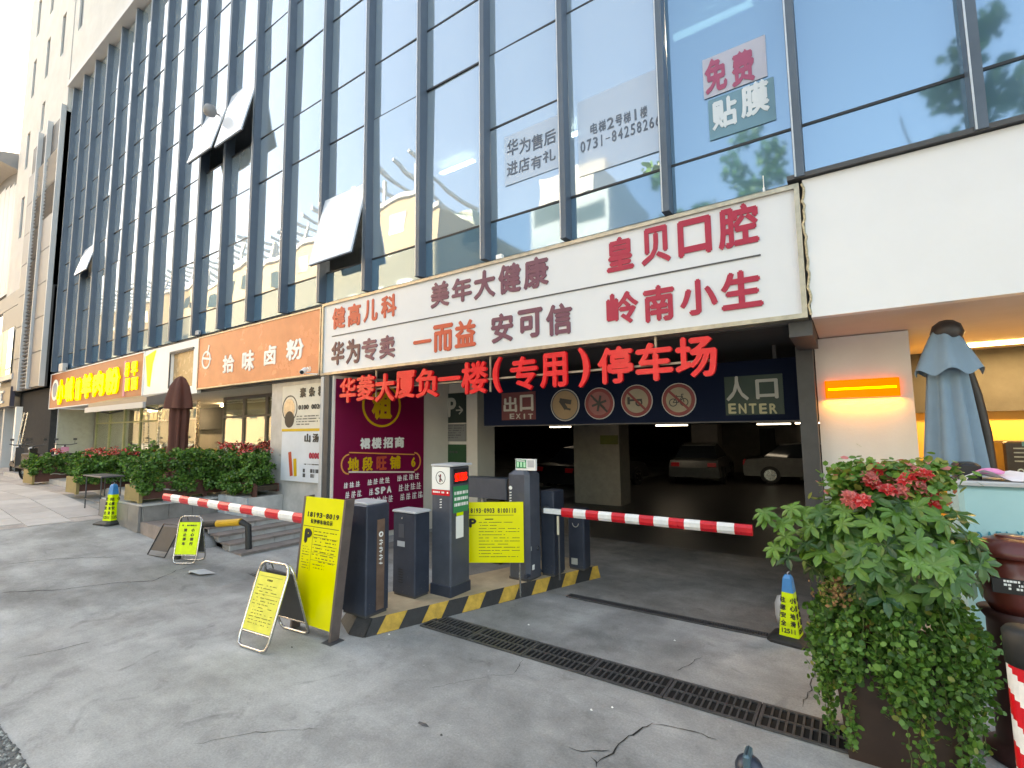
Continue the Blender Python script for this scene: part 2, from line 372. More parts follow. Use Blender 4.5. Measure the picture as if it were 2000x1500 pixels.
# ================================================================== SETTING: ground
xs = [-900, -300, -100, -40, -20, -15.6, -14, -12.5, -11, -9.5, -8, -7, -6, -4, -2, 0, 3, 8, 30, 300, 900]
mb = MB(); V = []; yy = [-900, -300, -60, -20, -8, -3, 0, 1.5, 3.0, 4.55, 6.85, 20, 60, 300, 900]
for y in yy:
    for x in xs: V.append((x, y, gz(x)))
nx = len(xs); F = [(j*nx+i, j*nx+i+1, (j+1)*nx+i+1, (j+1)*nx+i) for j in range(len(yy)-1) for i in range(nx-1)]
mb.add(V, F); ground = struct('ground', mb, m_conc)
def gpoly(name, pts, h, mt, parent=None, kind=None):
    mb = MB(); P = [Vector((p[0], p[1], gz(p[0])+h)) for p in pts]; mb.add(P, [tuple(range(len(P)))])
    return part(name, mb, mt, parent, kind=kind) if parent else struct(name, mb, mt)
# pavement of stone tiles by the shops, the tiles real pieces
pe = [gp(0, 1045), gp(120, 1030), gp(252, 1010)]
mb = MB(); Pv = [(-12.6, 1.2), (-12.2, 4.4), (-17, 4.6), (-27, 5.3), (-60, 7), (-60, -2), (-20, -1)]
pavement = gpoly('pavement', [(-12.4, 1.3), (-12.25, 3.6), (-15.8, 3.9), (-15.8, 1.3)], .004, m_pave)
mb = MB(); mb.add([(-15.6, 1.0, .606), (-60, 0.2, .606), (-60, 6.8, .606), (-15.6, 6.8, .606)], [(3, 2, 1, 0)]); part('far_paving', mb, m_pave, pavement)
R = random.Random(3); tms = {}
m_t2 = M('pavement tile a', (.50, .46, .44, 1), .8, var=.12, scale=3, bump=.1); m_t3 = M('pavement tile b', (.44, .40, .385, 1), .8, var=.12, scale=3, bump=.1)
for i in range(14):
    for j in range(6):
        x = -12.35-i*.62-(.31 if j % 2 else 0); y = 1.25+j*.62
        if y > 3.5: continue
        mb = MB(); z = gz(x-.3)+.006; zz = [gz(x)+.012, gz(x-.605)+.012]
        mb.hexa([(x-.605, y, z-.03), (x, y, z-.03), (x, y+.605, z-.03), (x-.605, y+.605, z-.03), (x-.605, y, zz[1]), (x, y, zz[0]), (x, y+.605, zz[0]), (x-.605, y+.605, zz[1])])
        part('tile', mb, m_t2 if R.random() < .6 else m_t3, pavement)
# cracks in the concrete
m_crack = M('dark crack line', (.012, .012, .012, 1), .95, var=0)
def crack(pix, w=.008, seed=0):
    R = random.Random(seed); P = [gp(*p) for p in pix]; Q = []
    for a, b in zip(P, P[1:]):
        n = max(int((b-a).length/.05), 2)
        for i in range(n): q = a.lerp(b, i/n); Q.append(Vector((q.x+R.gauss(0, .008), q.y+R.gauss(0, .008), 0)))
    Q.append(P[-1]); mb = MB(); V = []
    for i, q in enumerate(Q):
        t = (Q[min(i+1, len(Q)-1)]-Q[max(i-1, 0)]); t.z = 0; t.normalize(); n_ = Vector((-t.y, t.x, 0)); ww = w*R.uniform(.35, 1.2)*(.2 if i in (0, len(Q)-1) else 1)
        for s in (-1, 1): p = q+n_*ww*s/2; V.append((p.x, p.y, gz(p.x)+.004))
    mb.add(V, [(2*i, 2*i+2, 2*i+3, 2*i+1) for i in range(len(Q)-1)]); part('crack', mb, m_crack, ground)
crack([(0, 1158), (120, 1152), (230, 1138), (300, 1135), (345, 1115), (378, 1105)], .012, 1)
crack([(15, 1102), (110, 1092), (230, 1088)], .012, 2)
crack([(30, 1287), (120, 1268), (178, 1254)], .008, 3)
crack([(1165, 1492), (1195, 1470), (1225, 1440), (1275, 1413)], .013, 4)
crack([(1115, 1460), (1140, 1466), (1190, 1466)], .010, 5)
crack([(1275, 1413), (1320, 1422), (1370, 1436), (1400, 1445)], .007, 6)
crack([(1322, 1312), (1372, 1283)], .005, 7); crack([(1000, 1318), (1022, 1290)], .006, 8)
crack([(1155, 1480), (1165, 1500)], .010, 9); crack([(1600, 1290), (1568, 1382)], .007, 10)
crack([(380, 1455), (500, 1430), (620, 1425)], .004, 11); crack([(840, 1345), (960, 1320), (1010, 1318)], .004, 12)
# gravel bed in the corner
gb = [(-4.12, .95), (-3.75, .90), (-3.55, .82), (-3.33, .78), (-3.0, .55), (-2.6, .1), (-3.5, -.4), (-6, -.4), (-6, .95)]
gpoly('gravel_bed', gb, .004, M('gravel dust', (.16, .16, .155, 1), .9, var=.4, scale=30, bump=.5))
def inpoly(x, y, P):
    c = False
    for i in range(len(P)):
        a, b = P[i], P[i-1]
        if (a[1] > y) != (b[1] > y) and x < (b[0]-a[0])*(y-a[1])/(b[1]-a[1])+a[0]: c = not c
    return c
mb = MB(); R = random.Random(5); k = 0
sm_ = [M('pebble grey', (.25, .25, .24, 1), .8, var=.3, scale=30), M('pebble dark', (.11, .11, .11, 1), .8, var=.3, scale=30), M('pebble pale', (.42, .42, .40, 1), .8, var=.3, scale=30)]
while k < 3200:
    x = R.uniform(-5.2, -2.7); y = R.uniform(-.1, .95)
    if not inpoly(x, y, gb): continue
    k += 1; r = R.uniform(.006, .018); a = R.uniform(0, 6.28); e = R.uniform(.6, 1.4)
    V = [(x+r*e*math.cos(a+t*1.257)*R.uniform(.7, 1.1), y+r*math.sin(a+t*1.257)*R.uniform(.7, 1.1), gz(x)+.006) for t in range(5)]+[(x+R.gauss(0, r*.2), y+R.gauss(0, r*.2), gz(x)+.006+r*.9)]
    mb.add(V, [(t, (t+1) % 5, 5) for t in range(5)], R.choice(sm_))
struct('gravel', mb, None, 'stuff')
# ramp slab and garage floor
mb = MB(); mb.add([(-7.55, 5.42, .004), (-.3, 5.42, .004), (-.3, 8.6, .004), (-7.05, 8.6, .004)], [(0, 1, 2, 3)]); struct('driveway_apron', mb, m_ramp)
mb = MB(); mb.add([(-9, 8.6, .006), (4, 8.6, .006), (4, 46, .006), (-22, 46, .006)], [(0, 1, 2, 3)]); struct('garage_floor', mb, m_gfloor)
# drain gratings, panel by panel
m_pit = M('drain pit', (.004, .004, .004, 1), .9, var=0)
def grate(x0, x1, y0, y1, nb, label, group, rows=2, z=.004):
    r = thing('drain_grate', label, 'drain grate', ((x0+x1)/2, y0, z), group)
    mb = MB(); mb.add([(x0, y0, z), (x1, y0, z), (x1, y1, z), (x0, y1, z)], [(0, 1, 2, 3)]); part('pit', mb, m_pit, r)
    t = .014; e = .022; zt = z+.012; mb = MB()
    mb.box((x0+.004, y0, z+.001), (x1-.004, y0+e, zt)); mb.box((x0+.004, y1-e, z+.001), (x1-.004, y1, zt))
    mb.box((x0+.004, y0+e, z+.001), (x0+.004+e, y1-e, zt)); mb.box((x1-.004-e, y0+e, z+.001), (x1-.004, y1-e, zt))
    for q in range(1, rows):
        yc = y0+(y1-y0)*q/rows; mb.box((x0+.026, yc-.008, z+.001), (x1-.026, yc+.008, zt))
    part('frame', mb, m_iron, r)
    n = max(nb, 1); w = (x1-x0-.052)/n; bm = MB(); bm.box((-t/2, 0, 0), (t/2, (y1-y0)/rows-.03, .0095)); me = bm.mesh('bar', m_iron)
    for i in range(1, n):
        for q in range(rows): link('bar', me, r, (x0+.026+w*i-(x0+x1)/2, (y1-y0)*q/rows+.02, .001))
DY0, DY1 = 3.80, 4.13
dl = {0: 'last iron grate at the right end of the near drain, by the big planter', 1: 'near drain grate with a broken bar, second from the big planter'}
for i in range(6):
    x1 = -.02-i*.63
    grate(x1-.63, x1, DY0, DY1, 12, ['iron drain grate at the near end of the drain, beside the big planter', 'second iron drain grate from the big planter', 'third iron drain grate from the big planter', 'middle iron drain grate in front of the garage mouth', 'iron drain grate just right of the striped island corner', 'iron drain grate tucked against the striped island'][i], 'iron grates of the drain across the driveway')
for i in range(5):
    x1 = -4.75-i*.63
    grate(x1-.63, x1, DY0, DY1, 8, ['iron drain grate left of the striped island, behind the tall yellow board', 'drain grate beside the tall yellow board', 'drain grate behind the leaning A-frame sign', 'drain grate between the A-frame sign and the steps', 'last drain grate, at the foot of the stone steps'][i], 'iron grates of the drain on the exit lane')
for i in range(3):
    x1 = -.55-i*.8
    grate(x1-.8, x1, 5.40, 5.52, 30, ['narrow black grate across the garage threshold, by the yellow cone', 'narrow black grate in the middle of the garage threshold', 'narrow black grate at the garage threshold, by the end of the striped island'][i], 'narrow grates across the garage threshold', rows=1)
# ================================================================== OFFICE BUILDING
ob = thing('office_building', 'office building of blue glass between dark vertical fins, a garage in its ground floor', 'building', (-12, YG, 0))
def bpart(name, mb, mt, label=None, kind=None): return part(name, mb, mt, ob, label, kind)
PX = 1.302; X0 = -.25; NB = 19; ZB = 4.44; ZT = 16.0
fx = [X0-PX*k for k in range(-4, NB+1)]                    # X of each fin
fm = MB(); fm.box((-.045, -.155, 0), (.042, .06, ZT-ZB), m_fin); fm.box((-.040, -.160, .002), (-.026, -.156, ZT-ZB-.002), m_fin_l); fme = fm.mesh('fin', m_fin)
for x in fx:
    o = link('fin', fme, ob, (x+12, 0, ZB))
    if x in fx[:6]: pass
levels_a = [ZB, 5.02, 7.61, 8.67, 10.2, 11.3, 13.0, 14.1, ZT]; levels_b = [ZB, 5.02, 6.44, 7.61, 8.67, 10.2, 11.3, 13.0, 14.1, ZT]; levels_c = [ZB, 5.02, 7.61, 10.2, 11.3, 13.0, 14.1, ZT]
R = random.Random(11); opened = {(5, 5.02): 13, (9, 8.67): 15, (8, 8.67): 13, (16, 7.61): 14}
for k in range(-4, NB):
    xa, xb = X0-PX*(k+1)+.045, X0-PX*k-.045
    lv = levels_c if k < 2 else (levels_b if k in (2, 5, 9, 10, 13, 16) else levels_a)
    if k in (8,): lv = levels_b
    for j in range(len(lv)-1):
        z0, z1 = lv[j]+.014, lv[j+1]-.014
        if z1-z0 < .02: continue
        if j > 0:
            mb = MB(); mb.box((xa, YG-.010, lv[j]-.014), (xb, YG+.04, lv[j]+.014)); bpart('transom', mb, m_gasket)
        key = next((q for q in opened if q[0] == k and abs(q[1]-lv[j]) < .05), None)
        cx, cz = (xa+xb)/2, (z0+z1)/2; hw, hh = (xb-xa)/2, (z1-z0)/2
        if key:
            ang = math.radians(opened[key]); mb = MB(); hh2 = hh
            Fp = Frame((cx, YG-.05, z1), UX, (0, -math.sin(ang), -math.cos(ang)))
            mb.hexa([Fp(-hw, 2*hh, 0), Fp(hw, 2*hh, 0), Fp(hw, 0, 0), Fp(-hw, 0, 0), Fp(-hw, 2*hh, -.03), Fp(hw, 2*hh, -.03), Fp(hw, 0, -.03), Fp(-hw, 0, -.03)], m_pwhite)
            o = bpart('open_window', mb, m_pwhite, 'casement pane swung outwards at the bottom')
            fr = MB()
            for (u0, v0, u1, v1) in ((-hw, -.0, hw, .03), (-hw, 2*hh-.03, hw, 2*hh), (-hw, 0.03, -hw+.03, 2*hh-.03), (hw-.03, 0.03, hw, 2*hh-.03)): fr.fbox(Fp, u0, v0, .002, u1, v1, .03)
            part('frame', fr, m_gasket, ob); continue
        tx, tz = R.gauss(0, .0055), R.gauss(0, .0055)
        mt = m_glass2 if (k <= 0 or j == 0) else m_glass
        mb = MB(); mb.add([(-hw, 0, -hh), (hw, 0, -hh), (hw, 0, hh), (-hw, 0, hh)], [(0, 1, 2, 3)])
        o = link('window_pane', mb.mesh('window_pane', mt), ob, (cx+12, 0.0, cz)); o.rotation_euler = (tx, 0, tz)
# floor slabs, rooms and their lamps behind the glass
m_room = M('office interior wall', (.30, .33, .36, 1), .8, var=.1, scale=1); m_slab = M('office ceiling', (.42, .43, .44, 1), .8, var=.05)
mb = MB()
for z in (4.30, 7.65, 10.25, 13.05): mb.box((-24.9, YG+.08, z), (4.5, 9.4, z+.22))
mb.box((-24.9, YG+.08, 16.0), (4.5, 9.4, 16.2)); bpart('floor_slab', mb, m_slab)
mb = MB(); mb.box((-24.9, 9.4, 3.3), (4.5, 9.6, 16.2)); bpart('back_wall', mb, m_room)
mb = MB(); mb.box((4.96, YG-.2, ZB), (5.15, 9.6, ZT)); bpart('end_wall', mb, m_panel)
mb = MB()
for (x, y, z, w) in ((-1.2, 6.6, 7.5, 1.0), (-3.9, 7.8, 7.5, .9), (-6.4, 7.4, 7.5, .9)):
    mb.box((x-w/2, y-.05, z-.03), (x+w/2, y+.05, z))
bpart('ceiling_lamp', mb, ledmat('office tube', (1, .98, .92, 1), 14.))
# posters and lettering behind the glass
m_post = glassmat('translucent poster film', (.5, .6, .7, 1), (.6, .7, .8, 1), .25, .8, rough=.05, graze=(.6, .7, .8, 1), film=(.50, .56, .64, 1), filmw=.75); m_ptx = M('poster text grey', (.10, .13, .18, 1), .6, var=0)
def wq(name, x0, x1, y0, y1, mt, Y=YG-.012, lab=None):
    a = at((x0+x1)/2, y0, Y); b = at((x0+x1)/2, y1, Y); xa = at(x0, (y0+y1)/2, Y).x; xb = at(x1, (y0+y1)/2, Y).x
    mb = MB(); mb.box((xa, Y, b.z), (xb, Y+.002, a.z)); return bpart(name, mb, mt, lab)
wq('window_poster', 985, 1095, 245, 345, m_post); wq('window_poster', 1128, 1292, 165, 320, m_post)
wq('window_poster', 1372, 1498, 92, 172, M('poster pale', (.40, .42, .52, 1), .5, var=.03)); wq('window_poster', 1383, 1515, 172, 255, M('poster teal', (.11, .25, .34, 1), .5, var=.03))
mb = MB()
for c, xl, xr, yt, yb in (('华', 990, 1012, 272, 303), ('为', 1014, 1036, 268, 298), ('售', 1038, 1060, 262, 292), ('后', 1062, 1086, 254, 282), ('进', 990, 1011, 315, 342), ('店', 1013, 1034, 308, 335), ('有', 1037, 1058, 304, 330), ('礼', 1060, 1085, 292, 316)):
    pxchar(mb, YG-.014, c, xl, xr, yt, yb, bold=.012, depth=.002)
for i, c in enumerate('电梯2号梯1楼'): pxchar(mb, YG-.014, c, 1153+i*16.2, 1167+i*16.2, 240-i*5.4, 262-i*5.4, bold=.012, depth=.002)
for i, c in enumerate('0731-84258266'): pxchar(mb, YG-.014, c, 1134+i*12.2, 1143+i*12.2, 276-i*4.3, 298-i*4.3, bold=.012, depth=.002)
bpart('poster_lettering', mb, m_ptx)
mb = MB(); pxchar(mb, YG-.014, '免', 1376, 1420, 112, 180, bold=.04, depth=.003); pxchar(mb, YG-.014, '费', 1428, 1474, 98, 165, bold=.04, depth=.003); bpart('poster_lettering', mb, M('poster crimson', (.34, .06, .14, 1), .5, var=0))
mb = MB(); pxchar(mb, YG-.014, '贴', 1390, 1440, 190, 250, bold=.04, depth=.003); pxchar(mb, YG-.014, '膜', 1446, 1503, 160, 225, bold=.04, depth=.003); bpart('poster_lettering', mb, M('poster white text', (.55, .62, .68, 1), .5, var=0))
# white upper storeys with slot windows, end bay and cladding
def wallholes(name, x0, x1, z0, z1, holes, Y, t, mt, lab=None):
    xsx = sorted({x0, x1, *[h[0] for h in holes], *[h[1] for h in holes]}); zsx = sorted({z0, z1, *[h[2] for h in holes], *[h[3] for h in holes]}); mb = MB()
    for i in range(len(xsx)-1):
        for j in range(len(zsx)-1):
            cx, cz = (xsx[i]+xsx[i+1])/2, (zsx[j]+zsx[j+1])/2
            if any(h[0] < cx < h[1] and h[2] < cz < h[3] for h in holes): continue
            mb.box((xsx[i], Y, zsx[j]), (xsx[i+1], Y+t, zsx[j+1]))
    return bpart(name, mb, mt, lab)
hol = []
for i, x in enumerate((-31.6, -29.3, -27.0)):
    for z in (18.2, 21.4, 24.6) : hol.append((x, x+.5, z-(i*.0), z+1.9))
for x in (-24.6, -22, -19.4, -16.8, -14.2, -11.6, -9, -6.4, -3.8, -1.2, 1.4):
    for z in (18.2, 21.4, 24.6): hol.append((x, x+.55, z, z+1.9))
wallholes('upper_wall', -25.15, 5.2, 16.25, 28, [h for h in hol if h[0] > -25], YG-.25, .4, m_cream)
hl = [h for h in hol if h[0] < -25]+[(-31.6, -31.1, 14.6, 16.4), (-31.6, -31.1, 11.2, 13.2), (-29.3, -28.8, 15.6, 17.0)]
wallholes('end_bay_wall', -33.0, -25.3, 7.9, 28, hl, YG-.25, .4, m_cream)
for h in hol+[(-31.6, -31.1, 14.6, 16.4), (-31.6, -31.1, 11.2, 13.2)]:
    mb = MB(); mb.box((h[0]+.01, YG-.19, h[2]+.01), (h[1]-.01, YG-.17, h[3]-.01)); bpart('slot_window', mb, M('dark window glass', (.03, .04, .05, 1), .3, var=0))
mb = MB(); mb.box((-25.15, YG-.32, 16.03), (5.2, YG+.1, 16.22)); bpart('top_band', mb, m_lgrey)
mb = MB(); mb.box((-33.0, YG+.16, 3.9), (-32.8, 14, 28)); mb.box((-33.0, 14, 3.9), (5.2, 14.2, 28)); mb.box((5.16, YG+.16, ZT+.3), (5.3, 14, 28)); mb.box((-33, YG, 28.02), (5.3, 14, 28.2)); bpart('side_wall', mb, m_lgrey)
# grey louvre and cladding column left of the glass
for i, (xa, xb) in enumerate(((-30.1, -28.6), (-28.55, -27.2), (-27.15, -25.35))):
    for j in range(8):
        z0 = 3.95+j*1.4; z1 = z0+1.37
        if z1 > 15.0: continue
        if i == 1 or (i == 2 and j > 4):
            mb = MB()
            for q in range(9): zq = z0+q*.15; mb.hexa([(xa, YG-.30, zq), (xb, YG-.30, zq), (xb, YG-.27, zq), (xa, YG-.27, zq), (xa, YG-.36, zq+.03), (xb, YG-.36, zq+.03), (xb, YG-.27, zq+.12), (xa, YG-.27, zq+.12)])
            bpart('louvre', mb, m_lgrey if j > 5 else m_grey)
        else:
            mb = MB(); mb.box((xa, YG-.33, z0), (xb, YG-.27, z1)); bpart('cladding_panel', mb, m_grey)
mb = MB(); mb.box((-30.1, YG-.26, 3.9), (-25.3, YG, 15.1)); bpart('cladding_backing', mb, m_dgrey)
for x in (-28.58, -27.18, -25.3): mb = MB(); mb.box((x-.03, YG-.42, 3.9), (x+.05, YG-.26, 15.3)); bpart('cladding_trim', mb, m_lgrey)
for i in range(9):
    z = 7.95-.35; 
for i in range(6):      # pale panels with joints below the slot windows
    for j in range(2):
        mb = MB(); mb.box((-33.0+i*.48, YG-.25, 4.6+j*1.62), (-33.0+i*.48+.455, YG-.2, 4.6+j*1.62+1.6)); bpart('wall_panel', mb, m_lgrey)
mb = MB(); mb.box((-33, YG-.18, 3.9), (-25.3, YG+.1, 7.85)); bpart('lower_wall', mb, m_dgrey)
mb = MB(); mb.box((-30.1, YG-.0, .6), (-25.3, YG+.2, 3.88)); bpart('dark_doorway', mb, M('matt dark wall', (.05, .05, .052, 1), .9, var=.15, spec=.05))
# ---- ground floor shell
xm = -7.63
mb = MB(); mb.box((-25.2, YS+.12, 4.30), (-.25, YG+.1, 4.43), m_dgrey); bpart('head_flashing', mb, m_dgrey)
mb = MB(); mb.box((-25, YS+.16, 3.04), (-.24, YS+.24, 4.28)); bpart('fascia_backing', mb, m_dgrey)
# right: white fascia panel, soffit, white pillar, warm recess
rz = 3.05
mb = MB(); mb.box((-.235, YS, rz), (5, YS+.12, 4.42)); bpart('white_fascia', mb, m_panel, 'blank white panel above the drink stand')
mb = MB(); mb.box((-.36, YS-.05, 4.43), (5, YG+.02, 4.475)); bpart('flashing', mb, m_dgrey)
mb = MB(); mb.box((-.235, YS+.13, rz+.01), (5, 9.8, rz+.12)); bpart('soffit', mb, m_beige)
mb = MB(); mb.box((-.29, YR, 0), (.59, YR+.45, rz)); bpart('white_pillar', mb, m_white)
mb = MB(); mb.box((.44, YR+.46, 0), (.59, 9.4, rz)); mb.box((.59, 9.3, 0), (5, 9.45, rz)); mb.box((4.9, YS+.2, 0), (5.05, 9.3, rz)); bpart('recess_wall', mb, M('ochre wall', (.58, .36, .10, 1), .6, var=.1, scale=2))
mb = MB(); mb.box((-.47, YR-.25, 0), (-.30, YR, rz)); bpart('shutter_rail', mb, m_dgrey)
mb = MB(); mb.box((-.44, YS+.13, 2.9), (-.24, YR-.26, rz)); bpart('shutter_housing', mb, m_dgrey)
# garage walls, ceiling, pillars
dv = Vector((.177, .984, 0)).normalized(); P0 = Vector((xm, YS+.03, 0)); FW = Frame(P0, dv, UZ)     # slanted wall of the poster
LW = 2.62
mb = MB(); mb.fbox(FW, 0, 0, -.25, LW, 3.04, 0); bpart('slanted_wall', mb, m_beige)
mb = MB(); pe_ = FW(LW, 0, 0); mb.box((pe_.x-.2, pe_.y, 0), (pe_.x+.78, pe_.y+.6, 3.04)); bpart('garage_pillar', mb, m_beige)
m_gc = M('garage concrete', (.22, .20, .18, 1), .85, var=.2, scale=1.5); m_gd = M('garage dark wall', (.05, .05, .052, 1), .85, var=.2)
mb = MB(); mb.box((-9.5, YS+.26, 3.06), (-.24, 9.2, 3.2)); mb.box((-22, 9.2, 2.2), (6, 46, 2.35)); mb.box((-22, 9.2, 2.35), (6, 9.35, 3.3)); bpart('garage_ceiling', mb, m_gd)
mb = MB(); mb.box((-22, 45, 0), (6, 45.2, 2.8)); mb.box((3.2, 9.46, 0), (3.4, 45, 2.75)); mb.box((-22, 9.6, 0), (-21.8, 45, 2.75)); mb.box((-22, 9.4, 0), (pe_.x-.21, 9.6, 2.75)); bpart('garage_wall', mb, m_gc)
q0 = gp(1095, 986, .01); q1 = gp(1150, 980, .01)
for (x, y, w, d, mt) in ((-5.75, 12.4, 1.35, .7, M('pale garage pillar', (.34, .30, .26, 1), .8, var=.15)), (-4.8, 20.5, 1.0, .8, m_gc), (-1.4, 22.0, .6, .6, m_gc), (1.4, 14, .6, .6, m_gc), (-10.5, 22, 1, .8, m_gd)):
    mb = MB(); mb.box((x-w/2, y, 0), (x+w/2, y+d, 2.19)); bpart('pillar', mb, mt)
mb = MB(); mb.box((-5.0, 24.5, 0), (2.5, 24.7, 2.19)); bpart('garage_partition', mb, m_gc)
mb = MB(); mb.box((-5.6, 12.36, 1.62), (-5.1, 12.39, 1.86)); bpart('notice_plate', mb, M('dull olive plate', (.16, .17, .03, 1), .6, var=.1))
for (x, y, w) in ((-5.2, 17.5, 1.1), (-2.1, 18.5, 1.0), (-.9, 17.0, .9), (-.2, 21, .8), (-9.4, 17, .9)):
    mb = MB(); mb.box((x-w/2, y, 2.125), (x+w/2, y+.07, 2.165)); bpart('tube_light', mb, m_tubeg)
mb = MB(); mb.box((-7.05, 14, 1.85), (-6.72, 14.03, 2.12)); bpart('lit_screen', mb, m_screen)
for a_, b_ in ((-3.35, -2.75), (-.9, .1)): mb = MB(); mb.box((a_, 24.36, 0), (b_, 24.48, 2.0)); bpart('garage_door', mb, m_gd)
for a, b in (((1210, 1000), (1222, 965)), ((1233, 1005), (1243, 968))):
    A = gp(*a, .012); B = gp(*b, .012); mb = MB(); mb.add([(A.x-.03, A.y, .012), (A.x+.03, A.y, .012), (B.x+.03, B.y, .012), (B.x-.03, B.y, .012)], [(0, 1, 2, 3)]); bpart('bay_line', mb, M('worn bay line', (.20, .2, .19, 1), .7, var=.2))
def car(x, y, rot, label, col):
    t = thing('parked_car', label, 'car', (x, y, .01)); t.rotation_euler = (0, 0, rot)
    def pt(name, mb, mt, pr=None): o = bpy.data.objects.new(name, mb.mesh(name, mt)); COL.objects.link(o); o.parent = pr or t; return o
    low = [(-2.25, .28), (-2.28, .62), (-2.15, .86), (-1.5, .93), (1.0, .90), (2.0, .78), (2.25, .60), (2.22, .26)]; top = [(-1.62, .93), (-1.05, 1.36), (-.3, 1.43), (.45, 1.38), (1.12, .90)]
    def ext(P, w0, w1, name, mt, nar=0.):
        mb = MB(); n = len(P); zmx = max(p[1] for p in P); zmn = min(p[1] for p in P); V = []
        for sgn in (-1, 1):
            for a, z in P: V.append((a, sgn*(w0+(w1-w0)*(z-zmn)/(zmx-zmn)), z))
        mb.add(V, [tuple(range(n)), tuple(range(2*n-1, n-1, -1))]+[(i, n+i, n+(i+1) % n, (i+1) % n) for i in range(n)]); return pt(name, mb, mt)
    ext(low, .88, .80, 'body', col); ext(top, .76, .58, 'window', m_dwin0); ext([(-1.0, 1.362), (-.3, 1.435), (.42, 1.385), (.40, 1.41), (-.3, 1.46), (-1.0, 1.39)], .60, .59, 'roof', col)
    for wx in (-1.4, 1.42):
        for sy in (-.86, .86):
            mb = MB(); Fw = Frame((wx, sy, .32), UX, UZ); mb.fdisc(Fw, 0, 0, .32, -.09, .09, m=m_rubber, r0=.2); wh = pt('wheel', mb, m_rubber); mb = MB(); mb.fdisc(Fw, 0, 0, .2, -.08, .08, m=m_steel); pt('rim', mb, m_steel, wh)
    for sy in (-.62, .62): mb = MB(); mb.box((2.12, sy-.15, .60), (2.235, sy+.15, .72)); pt('headlight', mb, m_lgrey); mb = MB(); mb.box((-2.275, sy-.14, .66), (-2.2, sy+.14, .80)); pt('tail_light', mb, m_red)
m_dwin0 = M('car window', (.02, .025, .03, 1), .08, var=0)
car(-1.2, 21.0, math.radians(8), 'white hatchback parked sideways deep in the garage', M('shade darkened white paint', (.10, .10, .10, 1), .35, var=.2)); car(-4.9, 20.5, math.radians(95), 'white car seen end on behind the wide garage pillar', M('shade darkened white paint', 0)); car(-7.6, 16.2, math.radians(80), 'dark car parked at the left inside the garage', m_black)  # white paint darkened in its colour for the gloom inside the garage
# ---- shop fronts on the left, recessed
zt_ = .75
def shopfront(xa, xb, n, Y=YR, z0=.75, z1=3.03, frame=m_dgrey, name='shop_window', transom=2.45):
    w = (xb-xa)/n
    for i in range(n):
        a = xa+i*w; mb = MB(); t = .05
        mb.box((a, Y, z0), (a+t, Y+.08, z1)); mb.box((a+w-t, Y, z0), (a+w-.002, Y+.08, z1)); mb.box((a+t, Y, z0), (a+w-t, Y+.08, z0+.08)); mb.box((a+t, Y, z1-.08), (a+w-t, Y+.08, z1)); mb.box((a+t, Y, transom), (a+w-t, Y+.08, transom+.05))
        f = bpart(name, mb, frame); g_ = MB(); g_.box((a+t, Y+.03, z0+.08), (a+w-t, Y+.04, transom)); g_.box((a+t, Y+.03, transom+.05), (a+w-t, Y+.04, z1-.08)); part('pane', g_, m_glass3, f)
shopfront(-14.6, -10.05, 4, frame=M('taupe frame', (.16, .13, .11, 1), .5, var=.1)); shopfront(-25.0, -19.0, 4, frame=M('olive frame', (.28, .30, .16, 1), .5, var=.1)); shopfront(-19.0, -16.2, 2, frame=m_steel)
m_shopw = M('shop interior wall', (.30, .27, .22, 1), .8, var=.15, scale=1); m_shopo = M('warm shop interior', (.55, .33, .12, 1), .7, var=.15)
mb = MB(); mb.box((-25, 10.5, .7), (-8.4, 10.7, 3.4)); mb.box((-25.2, YR, .6), (-25.02, 10.5, 3.4)); mb.box((-10.0, YR+.1, .6), (-9.9, 10.5, 3.4)); mb.box((-15.0, YR+.2, .6), (-14.9, 10.5, 3.4)); bpart('shop_wall', mb, m_shopw)
mb = MB(); mb.box((-25.3, YG+.21, .6), (-25.12, YR-.01, 3.04)); bpart('shop_wall', mb, M('pale green grey panel', (.36, .37, .32, 1), .4, var=.1), 'pale panel at the far end of the left shop front')
mb = MB(); mb.box((-16.2, 8.6, .7), (-14.6, 8.7, 3.04)); bpart('shop_wall', mb, m_shopo, 'warm orange panelled wall inside the open door')
mb = MB(); mb.box((-25, YS+.26, 3.05), (-9.5, 10.5, 3.2)); bpart('shop_soffit', mb, m_beige)
mb = MB(); mb.box((-9.95, 5.60, 0), (-7.95, 6.9, 3.04)); bpart('corner_pier', mb, m_stone)
mb = MB(); mb.box((-7.95, YS-.02, 0), (-7.86, YS+.1, 3.03), m_lgrey); mb.box((-7.84, YS-.02, 0), (-7.70, YS+.06, 3.03), m_dgrey); bpart('corner_post', mb, m_lgrey)
mb = MB()
for (x, y, w) in ((-12.2, 8.2, .9), (-13.6, 8.6, .8), (-17.5, 8.3, 1.0), (-21.5, 8.4, 1.2), (-23.5, 8.2, .9), (-15.4, 7.9, .7)): mb.box((x-w/2, y, 2.96), (x+w/2, y+.08, 3.0))
bpart('shop_tube', mb, ledmat('shop tube', (1, .85, .6, 1), 12.))
for i, x in enumerate((-24.2, -22.6, -21.2, -18.2, -17.1, -13.9, -12.9, -11.6, -10.7)):       # counters and stools glimpsed inside
    mb = MB(); mb.bbox((x-.35, 8.0, .75), (x+.3, 8.6, 1.5+.12*(i % 3))); bpart('shop_counter', mb, [m_olive, m_stone, m_white][i % 3])
